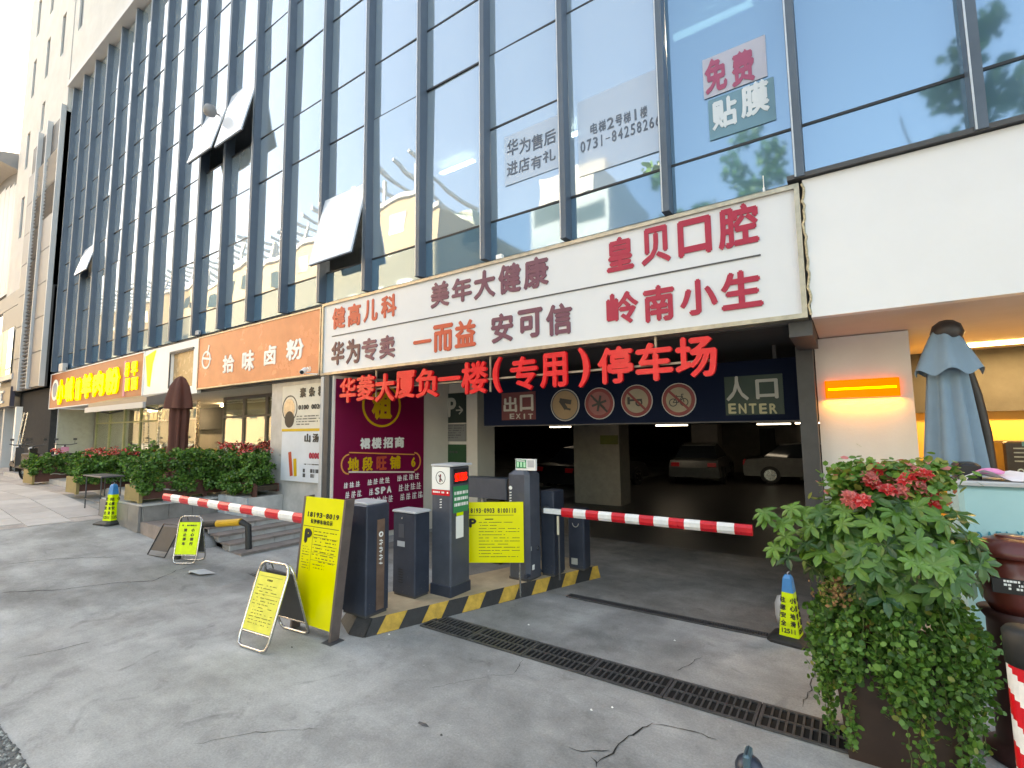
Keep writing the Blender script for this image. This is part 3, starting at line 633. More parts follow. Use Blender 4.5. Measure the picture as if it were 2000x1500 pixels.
# ================================================================== TERRACE, STEPS
m_slabd = M('weathered grey slab', (.20, .19, .185, 1), .35, var=.3, scale=3)
mt_ = thing('stone_terrace', 'grey stone terrace with four broad steps down to the exit lane', 'terrace', (-9, 4, 0))
NZ = [.12, .235, .345, .45]; SX = [-8.06, -8.36, -8.66, -8.96]
for i in range(4):
    xa = SX[i]; xb = SX[i+1] if i < 3 else -9.3; z = NZ[i]; zb = NZ[i-1] if i else 0.
    y0 = 4.12-.03*i; n = 4
    for k in range(n):
        ya = y0+(5.6-y0)*k/n; yb = y0+(5.6-y0)*(k+1)/n
        mb = MB(); mb.box((xb+.002, ya+.003, z-.035), (xa+.02, yb-.003, z)); part('tread', mb, m_stone2, mt_)
        mb = MB(); mb.box((xa-.03, ya+.004, zb), (xa, yb-.004, z-.037)); part('riser', mb, m_stone, mt_)
mb = MB(); mb.box((-12.6, 3.62, 0), (-9.3, 5.6, .445)); part('landing', mb, m_stone2, mt_)
mb = MB()
for i in range(3): mb.box((SX[i+1]-.3, 4.14, 0), (SX[i]-.031, 5.6, NZ[i]-.038))
part('step_core', mb, m_stone, mt_)
for k in range(5):
    y0 = 3.64+k*.40; mb = MB(); mb.box((-10.60, y0+.004, .447), (-10.55, y0+.396, .72)); part('cladding_slab', mb, m_slabd, mt_)
for k in range(4):
    x0 = -12.6+k*.5; mb = MB(); mb.box((x0+.004, 3.58, gz(x0)-.02), (x0+.496, 3.62, .72)); part('cladding_slab', mb, m_slabd, mt_)
mb = MB(); mb.box((-12.6, 3.6, .722), (-10.52, 6.8, .752)); part('coping', mb, m_stone, mt_)
mb = MB(); mb.box((-12.6, 3.64, 0), (-10.61, 6.8, .72)); mb.box((-25, 4.3, .2), (-12.61, 6.8, .748)); mb.box((-10.6, 5.61, 0), (-9.96, 6.8, .74)); part('terrace_core', mb, m_stone, mt_)
# front low wall with bluish panels next to the poster pier
for k in range(3):
    mb = MB(); mb.box((-10.5+k*.37, 4.88, .45), (-10.5+k*.37+.362, 4.915, .80)); part('wall_slab', mb, M('bluish marble', (.36, .40, .44, 1), .2, var=.3, scale=3), mt_)
mb = MB(); mb.box((-10.51, 4.92, .446), (-9.40, 5.59, .80)); part('hedge_plinth', mb, m_stone, mt_)
# concrete apron lump covering the ends of the steps
def lump(name, cx, cy, rx, ry, h, mt, label, seed=1, cat='concrete patch', ang=0.):
    R = random.Random(seed); mb = MB(); V = []; seg = 28; rings = 6
    for i in range(rings+1):
        t = i/rings; z = h*math.sqrt(max(1-t*t, 0))*(1 if i < rings else 0)
        for k in range(seg):
            a = 6.283*k/seg; w = 1+.10*math.sin(3*a+seed)+R.gauss(0, .015); x = rx*t*math.cos(a)*w; y = ry*t*math.sin(a)*w
            X = cx+x*math.cos(ang)-y*math.sin(ang); Y_ = cy+x*math.sin(ang)+y*math.cos(ang); V.append((X, Y_, gz(X)+z-.005))
    F = [(i*seg+k, i*seg+(k+1) % seg, (i+1)*seg+(k+1) % seg, (i+1)*seg+k) for i in range(rings) for k in range(seg)]
    mb.add(V, F, None, True); return solo(name, mb, mt, label, cat, loc=(cx, cy, gz(cx)))
lump('concrete_ramp', -9.45, 4.02, .55, .36, .22, m_conc, 'rounded lump of concrete smoothing the lower end of the stone steps')
mb = MB(); c = gp(392, 1120); V = [(c.x+a, c.y+b, gz(c.x)+z) for a, b, z in ((-.28, -.06, .01), (-.1, .08, .03), (.02, .05, .05), (.2, .11, .01), (.12, -.07, .02), (-.02, -.12, .045), (-.12, -.13, .0), (0, 0, .055))]
mb.add(V, [(7, i, (i+1) % 7) for i in range(7)]); solo('broken_concrete', mb, m_lgrey, 'small broken flake of concrete lying by the drain below the steps', 'rubble')
# ================================================================== BIG WHITE SIGN
xl = at(628, 665, YS).x; xr = at(1569, 490, YS).x; sz0, sz1 = 3.055, 4.40
sg = thing('tenant_sign', 'long white sign board over the garage mouth listing tenants in red and purple characters', 'sign', ((xl+xr)/2, YS, 3.05))
mb = MB(); mb.box((xl+.04, YS+.02, sz0+.04), (xr-.04, YS+.15, sz1-.04)); part('board', mb, m_signw, sg)
for a, b in (((xl, YS-.01, sz0), (xr, YS+.16, sz0+.045)), ((xl, YS-.01, sz1-.045), (xr, YS+.16, sz1)), ((xl, YS-.01, sz0+.045), (xl+.045, YS+.16, sz1-.045)), ((xr-.045, YS-.01, sz0+.045), (xr, YS+.16, sz1-.045))):
    mb = MB(); mb.box(a, b); part('frame_bar', mb, m_alu, sg)
cr = M('crimson letter film', (.40, .008, .045, 1), .4, var=.04); pu = M('reflection tinted maroon film', (.16, .05, .085, 1), .4, var=.05); orr = M('warm lit red letter film', (.55, .08, .04, 1), .4, var=.04); dpu = M('dark plum letter film', (.10, .03, .045, 1), .4, var=.05)  # warm light on the letters put into orange red, reflections into purple
CH = [('健', 650, 675, 600, 642, orr), ('高', 680, 705, 593, 637, orr), ('儿', 711, 738, 585, 628, orr), ('科', 745, 775, 576, 620, orr),
 ('美', 842, 878, 550, 600, pu), ('年', 883, 922, 542, 590, pu), ('大', 926, 968, 528, 583, pu), ('健', 974, 1018, 515, 573, pu), ('康', 1023, 1072, 502, 563, pu),
 ('皇', 1185, 1238, 463, 529, cr), ('贝', 1252, 1310, 443, 516, cr), ('口', 1324, 1390, 426, 499, cr), ('腔', 1402, 1482, 400, 483, cr),
 ('华', 648, 673, 667, 713, dpu), ('为', 677, 704, 662, 710, dpu), ('专', 707, 738, 660, 705, pu), ('卖', 742, 772, 655, 700, pu),
 ('一', 808, 843, 655, 680, orr), ('而', 847, 885, 633, 687, orr), ('益', 889, 930, 625, 678, orr), ('安', 960, 1003, 612, 669, pu), ('可', 1012, 1060, 603, 660, pu), ('信', 1067, 1118, 593, 655, pu),
 ('岭', 1185, 1248, 570, 633, cr), ('南', 1257, 1318, 557, 628, cr), ('小', 1328, 1402, 545, 615, cr), ('生', 1408, 1490, 528, 603, cr)]
for c, a, b, t, u, m_ in CH: mb = MB(); pxchar(mb, YS+.02, c, a, b, t, u, depth=.012, bold=.034); part('letter', mb, m_, sg)
mb = MB(); zc = at(1066, 577, YS).z; mb.box((at(647, 658, YS).x, YS+.010, zc-.008), (at(1485, 493, YS).x, YS+.019, zc+.008)); part('divider_line', mb, m_dgrey, sg)
# red channel letters
YL = YS+.05
rl = thing('channel_letter_sign', 'row of red raised characters on a thin rail hanging below the white sign', 'sign', ((xl+xr)/2, YL, 2.9))
CL = [('华', 670, 702, 738, 787), ('菱', 703, 738, 733, 783), ('大', 739, 777, 730, 785), ('厦', 778, 817, 725, 778), ('负', 818, 862, 720, 777), ('一', 862, 905, 728, 752), ('楼', 907, 957, 707, 770), ('(', 968, 985, 699, 768), ('专', 1002, 1055, 697, 763), ('用', 1060, 1112, 690, 758), (')', 1134, 1156, 680, 757), ('停', 1172, 1240, 678, 750), ('车', 1245, 1318, 670, 745), ('场', 1322, 1403, 658, 738)]
for c, a, b, t, u in CL: mb = MB(); pxchar(mb, YL, c, a, b, t, u, n0=.03, depth=.045, bold=.03); part('letter', mb, m_redl, rl)
m_rail = M('pale rail', (.42, .36, .28, 1), .4, .3, var=.2)
mb = MB(); z = at(1100, 728, YL).z; mb.box((at(672, 740, YL).x, YL, z-.012), (at(1395, 690, YL).x, YL+.02, z+.012)); part('rail', mb, m_rail, rl)
for px in (957, 1281, 735): mb = MB(); x = at(px, 690, YL).x; mb.box((x-.012, YL-.001, z-.18), (x+.012, YL+.019, 3.06)); part('hanger', mb, m_rail, rl)
# height board with roundels
YH = 6.9
hb = thing('height_board', 'dark blue board across the garage entrance with exit, enter and four round signs', 'sign', (-2, YH, 2.0))
F = fac(YH); xa, xb = at(945, 780, YH).x, at(1572, 780, YH).x; z0 = at(1250, 828, YH).z; z1 = at(1250, 735, YH).z
m_nvy = M('navy board', (.004, .009, .028, 1), .7, var=.1, spec=.1)
mb = MB(); mb.box((xa, YH, z0), (xb, YH+.08, z1+.1)); part('board', mb, m_nvy, hb)
mb = MB(); mb.box((xa, YH-.012, z0), (xb, YH-.001, z0+.015)); part('trim', mb, m_dgrey, hb)
def hq(n, x0, x1, y0, y1, m_, d=.006):
    cx = (x0+x1)/2; mb = MB(); mb.box((at(x0, y0, YH).x, YH-d, at(cx, y1, YH).z), (at(x1, y0, YH).x, YH-.001, at(cx, y0, YH).z)); return part(n, mb, m_, hb)
hq('red_plate', 980, 1046, 766, 820, M('dull red plate', (.09, .004, .010, 1), .5, var=.1)); hq('green_plate', 1414, 1528, 733, 810, M('dull green plate', (.004, .026, .018, 1), .5, var=.1))
m_dw = M('dull white letters', (.36, .36, .34, 1), .5, var=0)
mb = MB()
for c, a, b, t, u in (('出', 984, 1010, 775, 805), ('口', 1016, 1042, 771, 803), ('人', 1418, 1462, 735, 783), ('口', 1476, 1520, 740, 779)): pxchar(mb, YH-.004, c, a, b, t, u, bold=.025, depth=.008); part('letter', mb, m_dw, hb); mb = MB()
for i, c in enumerate('EXIT'): pxchar(mb, YH-.004, c, 996+i*12, 1005+i*12, 808, 818, bold=.02, depth=.006)
part('exit_lettering', mb, m_dw, hb, kind='stuff')
for i, c in enumerate('ENTER'): mb = MB(); pxchar(mb, YH-.004, c, 1423+i*20, 1438+i*20, 788, 808, bold=.03, depth=.008); part('letter', mb, M('cream letters', (.38, .36, .22, 1), .5, var=0), hb)
if 0: part('lettering', mb, M('cream letters', (.38, .36, .22, 1), .5, var=0), hb)
m_dred = M('dull sign red', (.17, .008, .012, 1), .4, var=.05); m_face = M('sign face cream', (.27, .23, .17, 1), .5, var=.1)
for i, (cx, cy, rp) in enumerate(((1104, 791, 29), (1171, 788, 30), (1244, 783, 32), (1326, 781, 35))):
    c = at(cx, cy, YH); r = abs(at(cx+rp, cy, YH).x-c.x)*.98; Fd = Frame((c.x, YH-.004, c.z), UX, UZ)
    mb = MB(); mb.fdisc(Fd, 0, 0, r, 0, .010, m=m_stone); rd = part('roundel', mb, None, hb, ['round sign with a black bent shape', 'round sign with a barred firework shape', 'round no horn sign', 'round no bicycles sign'][i])
    mb = MB(); mb.fdisc(Fd, 0, 0, r*.93, .010, .013, m=(m_face if i else M('tan sign face', (.26, .17, .09, 1), .5, var=.1)))
    if i == 1: mb.fdisc(Fd, 0, 0, r*.78, .013, .0135, m=M('dull pink', (.22, .07, .07, 1), .5, var=.1))
    if i: mb.fdisc(Fd, 0, 0, r*.95, .013, .016, m=m_dred, r0=r*.74)
    else: mb.fdisc(Fd, 0, 0, r*.95, .013, .016, m=m_dgrey, r0=r*.88)
    K = m_ink
    if i == 0: mb.fbar(Fd, -r*.35, r*.3, r*.45, r*.15, r*.28, .014, .018, K); mb.fbar(Fd, -r*.3, r*.3, r*.1, -r*.25, r*.25, .0145, .0185, K); mb.fbar(Fd, r*.0, -r*.2, r*.4, -r*.3, r*.12, .0142, .018, K)
    if i == 1:
        for a in range(6): an = a*math.pi/3+.3; mb.fbar(Fd, 0, 0, r*.5*math.cos(an), r*.5*math.sin(an), r*.14, .014+.0003*a, .018+.0003*a, K)
        mb.fbar(Fd, -r*.55, r*.55, r*.55, -r*.55, r*.12, .0145, .021, K)
    if i == 2:
        mb.fbar(Fd, -r*.5, r*.05, r*.35, r*.05, r*.12, .014, .018, K); mb.fdisc(Fd, r*.15, -r*.12, r*.22, .014, .0178, m=K, r0=r*.13); mb.fbar(Fd, -r*.5, r*.25, -r*.5, -r*.2, r*.16, .0141, .0182, K)
        mb.fbar(Fd, -r*.6, r*.6, r*.6, -r*.6, r*.14, .0145, .021, m_dred)
    if i == 3:
        for s in (-1, 1): mb.fdisc(Fd, s*r*.32, -r*.15, r*.24, .014, .0178, m=K, r0=r*.19)
        for (a, b, c_, d) in ((-.32, -.15, -.1, .2), (-.1, .2, .22, .2), (.22, .2, .32, -.15), (-.1, .2, 0, -.15), (0, -.15, .22, .2), (.22, .2, .18, .32), (.18, .32, .3, .32), (-.1, .2, -.12, .28), (-.32, -.15, 0, -.15)): mb.fbar(Fd, a*r, b*r, c_*r, d*r, r*.045, .0142, .018, K)
        mb.fbar(Fd, -r*.62, r*.62, r*.62, -r*.62, r*.14, .0145, .021, m_dred)
    part('pictogram', mb, None, rd)
for x in (xa+.3, xb-.3): mb = MB(); mb.box((x-.02, YH+.02, z1+.1), (x+.02, YH+.06, 3.05)); part('hanger', mb, m_dgrey, hb)
# ================================================================== OTHER SHOP SIGNS
def signbox(name, label, x0p, x1p, zt, zb, face, Y=YS, frame=m_alu, cat='sign'):
    xa, xb = x0p, x1p; t = thing(name, label, cat, ((xa+xb)/2, Y, zb))
    mb = MB(); mb.box((xa+.03, Y+.015, zb+.03), (xb-.03, Y+.14, zt-.03)); part('face', mb, face, t)
    mb = MB(); mb.box((xa, Y, zb), (xb, Y+.15, zb+.03)); mb.box((xa, Y, zt-.03), (xb, Y+.15, zt)); mb.box((xa, Y, zb+.03), (xa+.03, Y+.15, zt-.03)); mb.box((xb-.03, Y, zb+.03), (xb, Y+.15, zt-.03)); part('frame', mb, frame, t); return t
xo0 = at(386, 700, YS).x; xo1 = at(626, 660, YS).x
os_ = signbox('noodle_shop_sign', 'orange shop sign with white brush characters above the hedge', xo0, xo1-.01, 4.36, 3.08, m_orange)
for c, a, b, t, u in (('拾', 436, 458, 693, 728), ('味', 474, 497, 684, 725), ('卤', 517, 540, 674, 713), ('粉', 560, 594, 662, 703)): mb = MB(); pxchar(mb, YS+.015, c, a, b, t, u, depth=.012, bold=.03); part('letter', mb, m_wprint, os_)
mb = MB(); c = at(402, 703, YS); Fd = Frame((c.x, YS+.013, c.z), UX, UZ); mb.fdisc(Fd, 0, .0, .22, 0, .008, m=m_wprint, r0=.17); mb.fbar(Fd, -.2, .06, .25, .0, .05, .002, .009, m_wprint); mb.fbar(Fd, .05, .1, .12, .35, .05, .003, .010, m_wprint)
part('bowl_logo', mb, None, os_)
mb = MB(); pxchar(mb, YS+.015, '卤', 588, 597, 718, 728, bold=.01, depth=.004); pxchar(mb, YS+.015, '粉', 599, 608, 716, 726, bold=.01, depth=.004); part('small_print', mb, m_wprint, os_)
xy0 = at(97, 765, YS).x; xy1 = at(279, 730, YS).x
ys = signbox('yellow_letter_sign', 'brown shop sign crowded with lit yellow characters at the left end', xy0, xy1, 4.36, 3.02, M('brown red sign face', (.34, .09, .03, 1), .45, var=.15), frame=m_white)
for c, a, b, t, u in (('小', 113, 128, 742, 790), ('城', 130, 146, 737, 784), ('羊', 162, 183, 730, 778), ('肉', 185, 206, 725, 774), ('粉', 209, 236, 718, 770), ('馆', 150, 160, 738, 782)):
    mb = MB(); pxchar(mb, YS+.015, c, a, b, t, u, depth=.05, bold=.06); part('letter', mb, m_ledy, ys)
mb = MB(); F_ = fac(YS+.013)
for a, b, t, u in ((258, 270, 706, 762), (246, 254, 708, 764)): pxchar(mb, YS+.015, '早' if a > 250 else '粉', a, b, t, (t+u)/2, depth=.03, bold=.05); pxchar(mb, YS+.015, '面', a, b, (t+u)/2+3, u, depth=.03, bold=.05)
part('lettering', mb, m_ledy, ys)
mb = MB(); x = at(240, 740, YS).x; mb.box((x, YS+.004, 3.15), (x+.18, YS+.014, 4.2)); part('side_strip', mb, M('violet strip', (.45, .12, .25, 1), .4, var=.1), ys)
mb = MB(); c = at(107, 762, YS); Fd = Frame((c.x, YS+.012, c.z), UX, UZ); mb.fdisc(Fd, 0, 0, .4, 0, .01, m=m_wprint); mb.fdisc(Fd, 0, 0, .28, .01, .013, m=M('logo grey blue', (.2, .26, .35, 1), .5, var=0)); part('round_logo', mb, None, ys)
ws = thing('white_shop_fascia', 'white fascia with a yellow tick shaped mark between the two shop signs', 'sign', (xy1+.5, YS, 3.0))
xa, xb = xy1+.01, xo0-.02; xw = at(330, 730, YS).x
mb = MB(); mb.box((xa, YS+.03, 3.0), (xw, YS+.12, 4.36)); mb.box((xw, YS+.03, 4.12), (xb-.28, YS+.12, 4.36)); mb.box((xb-.28, YS+.03, 3.0), (xb, YS+.12, 4.36)); mb.box((xw, YS+.05, 3.0), (xb-.28, YS+.12, 3.2)); part('face', mb, m_white, ws)
mb = MB(); mb.box((xw, YS+.10, 3.2), (xb-.28, YS+.13, 4.12)); part('fascia_window', mb, M('tan window film', (.42, .28, .14, 1), .25, var=.1), ws)
mb = MB(); mb.box((xw-.03, YS+.0, 4.12), (xb-.25, YS+.03, 4.16)); mb.box((xw-.03, YS, 3.2), (xw, YS+.03, 4.12)); part('window_frame', mb, m_dgrey, ws)
mb = MB(); Fq = fac(YS+.03); P = [(at(283, 698, YS).x, 4.2), (at(303, 688, YS).x, 4.32), (at(296, 712, YS).x, 3.95), (at(291, 740, YS).x, 3.32), (at(287, 740, YS).x, 3.35)]
mb.add([Fq(u, v, .015) for u, v in P]+[Fq(u, v, 0) for u, v in P], [(0, 4, 3, 2, 1)[::-1]]+[(i, (i+1) % 5, 5+(i+1) % 5, 5+i)[::-1] for i in range(5)]); part('yellow_mark', mb, m_ledy, ws)
# awning over the shop door
aw = thing('awning', 'folded grey beige awning case over the left shop door', 'awning', (-15.6, YS, 2.9))
mb = MB(); a = at(190, 790, 4.9); mb.hexa([(-18.2, 4.75, 2.72), (-14.0, 4.75, 2.72), (-14.0, 5.38, 2.80), (-18.2, 5.38, 2.80), (-18.2, 4.75, 2.92), (-14.0, 4.75, 2.92), (-14.0, 5.38, 3.10), (-18.2, 5.38, 3.10)]); part('case', mb, M('taupe metal', (.20, .165, .145, 1), .4, var=.1), aw)
mb = MB(); mb.box((-18.2, 4.68, 2.66), (-14.0, 4.74, 2.80)); part('front_bar', mb, m_lgrey, aw)
for x in (-17.6, -14.4): mb = MB(); mb.tube([(x, 4.75, 2.72), (x+.3, 5.0, 2.62), (x, 5.38, 2.72)], .025, 6); part('folding_arm', mb, m_dgrey, aw)
# white poster panel on the pier
YP = 5.56; pf = fac(YP)
pp = thing('menu_poster', 'tall white printed poster with black brush writing beside the magenta banner', 'poster', (-9, YP, .9))
x0, x1 = at(549, 850, YP).x, at(647, 850, YP).x; z1 = at(600, 750, YP).z; z0 = at(600, 942, YP).z; zc = at(600, 842, YP).z
mb = MB(); mb.box((x0, YP, zc), (x1, YP+.03, z1)); part('sheet', mb, M('cream poster', (.62, .58, .50, 1), .5, var=.08, scale=2), pp)
mb = MB(); mb.box((x0+.03, YP, z0), (x1, YP+.03, zc-.004)); part('sheet', mb, M('pale poster', (.56, .60, .66, 1), .5, var=.08, scale=2), pp)
W_, H1 = x1-x0, z1-zc; mb = MB(); Fp = Frame((x0, YP, zc), UX, UZ); H0 = zc-z0
row(mb, Fp, '素条粉', W_*.38, H1*.72, W_*.86, H1*.93, gap=.5, bold=.03, m=m_ink); row(mb, Fp, '0100 0020', W_*.36, H1*.46, W_*.82, H1*.56, gap=.15, bold=.02, m=m_ink)
bars(mb, Fp, W_*.32, W_*.82, H1*.10, H1*.33, .022, .03, seed=2, m=m_ink); mb.fdisc(Fp, W_*.17, H1*.5, W_*.16, 0, .003, m=m_ink, r0=W_*.145); mb.fdisc(Fp, W_*.16, H1*.5, W_*.12, 0, .004, m=m_alu); mb.fdisc(Fp, W_*.17, H1*.26, W_*.10, 0, .005, m=m_ink)
mb.add([Fp(.02, 0, .003), Fp(W_, 0, .003), Fp(W_, .05, .003), Fp(.02, .05, .003)], [(0, 1, 2, 3)], m_gold)
row(mb, Fp, '山汤头', W_*.5, -H0*.22, W_*.93, -H0*.05, gap=.4, bold=.03, m=m_ink); row(mb, Fp, '0000', W_*.6, -H0*.54, W_*.8, -H0*.42, gap=.1, bold=.04, m=cr)
bars(mb, Fp, W_*.5, W_*.92, -H0*.68, -H0*.64, .02, .03, seed=4, m=m_ink); bars(mb, Fp, W_*.48, W_*.9, -H0*.92, -H0*.74, .07, .02, seed=5, m=m_dgrey)
mb.fbar(Fp, W_*.25, -H0*.9, W_*.2, -H0*.42, .10, .001, .004, M('print vermilion', (.5, .07, .03, 1), .5, var=0)); mb.fbar(Fp, W_*.33, -H0*.9, W_*.31, -H0*.55, .10, .001, .0045, m_gold)
part('print', mb, None, pp)
# magenta banner on the slanted wall
dm = Frame(P0+Vector((.003, -.001, 0)), dv, UZ)
def fw_at(px, py):
    d = ray(px, py); n = Vector((dv.y, -dv.x, 0)); t = (P0.dot(n))/(d[0]*n.x+d[1]*n.y); p = Vector((d[0]*t, d[1]*t, d[2]*t+H)); return (p-P0).dot(dv), p.z
bn = thing('magenta_banner', 'magenta leasing banner with a gold ringed character on the slanted entrance wall', 'banner', tuple(P0))
u1 = fw_at(826, 900)[0]; vb = fw_at(780, 1032)[1]
mb = MB(); mb.fbox(dm, .03, vb, .002, u1, 2.98, .02); part('sheet', mb, m_mag, bn)
def W2(a, b): return fw_at(a, b)
mb = MB(); D = .021
c = W2(745, 792); rr = .42; mb.fdisc(dm, c[0], c[1], rr, D, D+.006, m=m_gold, r0=rr*.90, seg=40)
put(mb, dm, '租', c[0]-.22, c[1]-.27, c[0]+.22, c[1]+.27, depth=.006, bold=.055, m=m_gold, n0=D)
def fc(ch, xl_, xr_, yt, yb, m_, b=.04):
    cx = (xl_+xr_)/2; a0 = W2(xl_, (yt+yb)/2); a1 = W2(xr_, (yt+yb)/2); put(mb, dm, ch, a0[0], W2(cx, yb)[1], a1[0], W2(cx, yt)[1], depth=.005, bold=b, m=m_, n0=D)
for i, ch in enumerate('裙楼招商'): fc(ch, 702+i*22.5, 722+i*22, 855-i*.8, 877-i*.8, m_wprint, .05)
a0 = W2(672, 907); a1 = W2(812, 901); r_ = .16; pm = M('pill outline', (.72, .30, .08, 1), .4, var=0)
mb.fbar(dm, a0[0]+.08, a0[1]+r_+.05, a1[0]-.05, a1[1]+r_-.02, .022, D, D+.006, pm); mb.fbar(dm, a0[0]+.08, a0[1]-r_+.02, a1[0]-.05, a1[1]-r_-.05, .03, D, D+.006, M('print cream', (.7, .6, .5, 1), .5, var=0))
for cc, s in ((a0, -1), (a1, 1)):
    for k in range(8):
        t0 = math.pi/2+k*math.pi/8; t1 = t0+math.pi/8; q = 1 if s < 0 else -1; ox = .08 if s < 0 else -.05
        mb.fbar(dm, cc[0]+ox+q*r_*math.cos(t0)*.9, cc[1]+r_*math.sin(t0)*1.1, cc[0]+ox+q*r_*math.cos(t1)*.9, cc[1]+r_*math.sin(t1)*1.1, .026, D, D+.0065, pm)
for i, ch in enumerate('地段旺铺'): fc(ch, 678+i*28-(0 if i < 3 else 2), 700+i*27, 893-i, 922-i*2, [m_gold, m_gold, M('print vermilion', (.5, .07, .03, 1), .5, var=0), m_gold][i], .04)
fc('6', 802, 810, 893, 912, m_gold, .05)
part('print', mb, None, bn)
mb = MB()
for i, (ya, yb_) in enumerate(((942, 954), (960, 974), (978, 992))):
    for k in range(13):
        if k in (3, 8) or (i == 0 and k < 0): continue
        xx = 670+k*11.6+(i*3); yo = -(xx-670)*.135
        ch = 'SPA'[k-5] if (i == 1 and 5 <= k <= 7) else None
        if ch: fc(ch, xx, xx+9, ya+yo, yb_+yo, m_wprint, .06)
        else:
            u0_, v_ = W2(xx, yb_+yo); u1_, v2 = W2(xx+9.5, ya+yo); R_ = random.Random(k*7+i)
            for q in range(3): a = u0_+(u1_-u0_)*R_.uniform(0, .3); b = u1_-(u1_-u0_)*R_.uniform(0, .25); vv = v_+(v2-v_)*(q+.3)/3.2; mb.fbar(dm, a, vv, b, vv+R_.uniform(-.01, .01), .014, D, D+.002+q*.0004, m_wprint)
            mb.fbar(dm, (u0_+u1_)/2, v_, (u0_+u1_)/2+.01, v2, .016, D, D+.0036, m_wprint); mb.fbar(dm, u0_+.01, v_, u0_+.02, v2*.98+v_*.02, .012, D, D+.004, m_wprint)
part('print', mb, None, bn)
# P sign etc. on the beige pillar
pY = pe_.y
def pq(x0, x1, y0, y1, d=.02): return at((x0+x1)/2, y0, pY), at((x0+x1)/2, y1, pY), at(x0, (y0+y1)/2, pY).x, at(x1, (y0+y1)/2, pY).x
ps = thing('parking_sign', 'dark parking sign with white P and arrow at the top of the beige pillar', 'sign', (pe_.x+.3, pY, 2))
a, b, x0, x1 = pq(871, 911, 768, 826); mb = MB(); mb.box((x0, pY-.03, b.z), (x1, pY-.002, a.z)); part('plate', mb, M('green black plate', (.012, .025, .02, 1), .35, var=.1), ps)
Fs = Frame((x0, pY-.03, b.z), UX, UZ); w_, h_ = x1-x0, a.z-b.z; mb = MB(); put(mb, Fs, 'P', w_*.15, h_*.2, w_*.55, h_*.85, depth=.006, bold=.03); mb.fbar(Fs, w_*.55, h_*.42, w_*.85, h_*.42, .03, .002, .008); mb.fbar(Fs, w_*.7, h_*.55, w_*.87, h_*.42, .03, .0025, .009); mb.fbar(Fs, w_*.7, h_*.29, w_*.87, h_*.42, .03, .0028, .0095); part('symbol', mb, m_dw, ps)
a, b, x0, x1 = pq(871, 911, 828, 862); mb = MB(); mb.box((x0, pY-.03, b.z), (x1, pY-.002, a.z)); no_ = solo('notice_board', mb, M('grey notice', (.20, .20, .20, 1), .5, var=.05), 'small grey price notice under the parking sign on the beige pillar', 'notice')
mb = MB(); Fs = Frame((x0, pY-.03, b.z), UX, UZ); bars(mb, Fs, .04, x1-x0-.04, .04, a.z-b.z-.03, .02, .03, seed=8); part('print', mb, m_dgrey, no_)
a, b, x0, x1 = pq(871, 911, 868, 930); mb = MB(); mb.box((x0, pY-.03, b.z), (x1, pY-.002, a.z)); gn_ = solo('green_notice', mb, M('deep green plate', (.008, .06, .02, 1), .4, var=.1), 'dark green plate lowest on the beige pillar under the grey notice', 'notice')
mb = MB(); row(mb, Frame((x0, pY-.03, b.z), UX, UZ), '停车场', .12, (a.z-b.z)*.72, .36, (a.z-b.z)*.80, bold=.02, depth=.004); part('print', mb, m_dgrey, gn_)
# ================================================================== STRIPED ISLAND
isl = thing('barrier_island', 'raised concrete island with black and yellow striped kerb carrying the barrier machines', 'traffic island', (-3.7, 4.6, 0))
A = Vector((-4.06, 3.26, 0)); B = Vector((-2.93, 6.35, 0)); dl_ = (B-A).normalized(); nl = Vector((-dl_.y, dl_.x, 0)); Ln = (B-A).length
wid = 0.78; IZ = .15
def ip(s, t, z): return A+dl_*s+nl*t+Vector((0, 0, z))
base = [ip(0.05, 0, 0), ip(Ln, 0, 0), ip(Ln, wid, 0), ip(.2, wid, 0), ip(-.02, wid*.75, 0), ip(-.06, wid*.25, 0)]
topp = [ip(.14, .05, IZ), ip(Ln-.04, .05, IZ), ip(Ln-.04, wid-.05, IZ), ip(.26, wid-.06, IZ), ip(.08, wid*.72, IZ), ip(.04, wid*.28, IZ)]
mb = MB(); n = 6; mb.add([*[p*1 for p in topp]], [tuple(range(n))]); part('top', mb, m_tan, isl)
mb = MB(); mb.add([*base, *topp], [(i, (i+1) % n, n+(i+1) % n, n+i) for i in range(n)]); part('kerb_body', mb, m_kblk, isl)
ns = 13; sw = Ln/ns; R = random.Random(2)
for k in range(ns):           # yellow painted blocks, slanted, standing 3 mm proud of the black
    if k % 2 == 0:
        s0, s1 = .16+k*sw*.96, .16+(k+.95)*sw*.96; lean = .12; mb = MB()
        q = [(s0, 0, .004), (s1, 0, .004), (s1+lean, .05, IZ+.001), (s0+lean, .05, IZ+.001)]
        P = []
        for s, t, z in q: s_ = min(s, Ln); f = (z/IZ); P.append(ip(s_, t-.004, max(z, .003)))
        mb.add(P, [(0, 1, 2, 3)]); part('yellow_stripe', mb, m_kyel, isl)
mb = MB(); mb.add([ip(-.062, wid*.2, .004), ip(.03, .0, .004), ip(.13, .045, IZ), ip(.03, wid*.25, IZ)], [(0, 1, 2, 3)]); part('end_face', mb, m_kblk, isl)
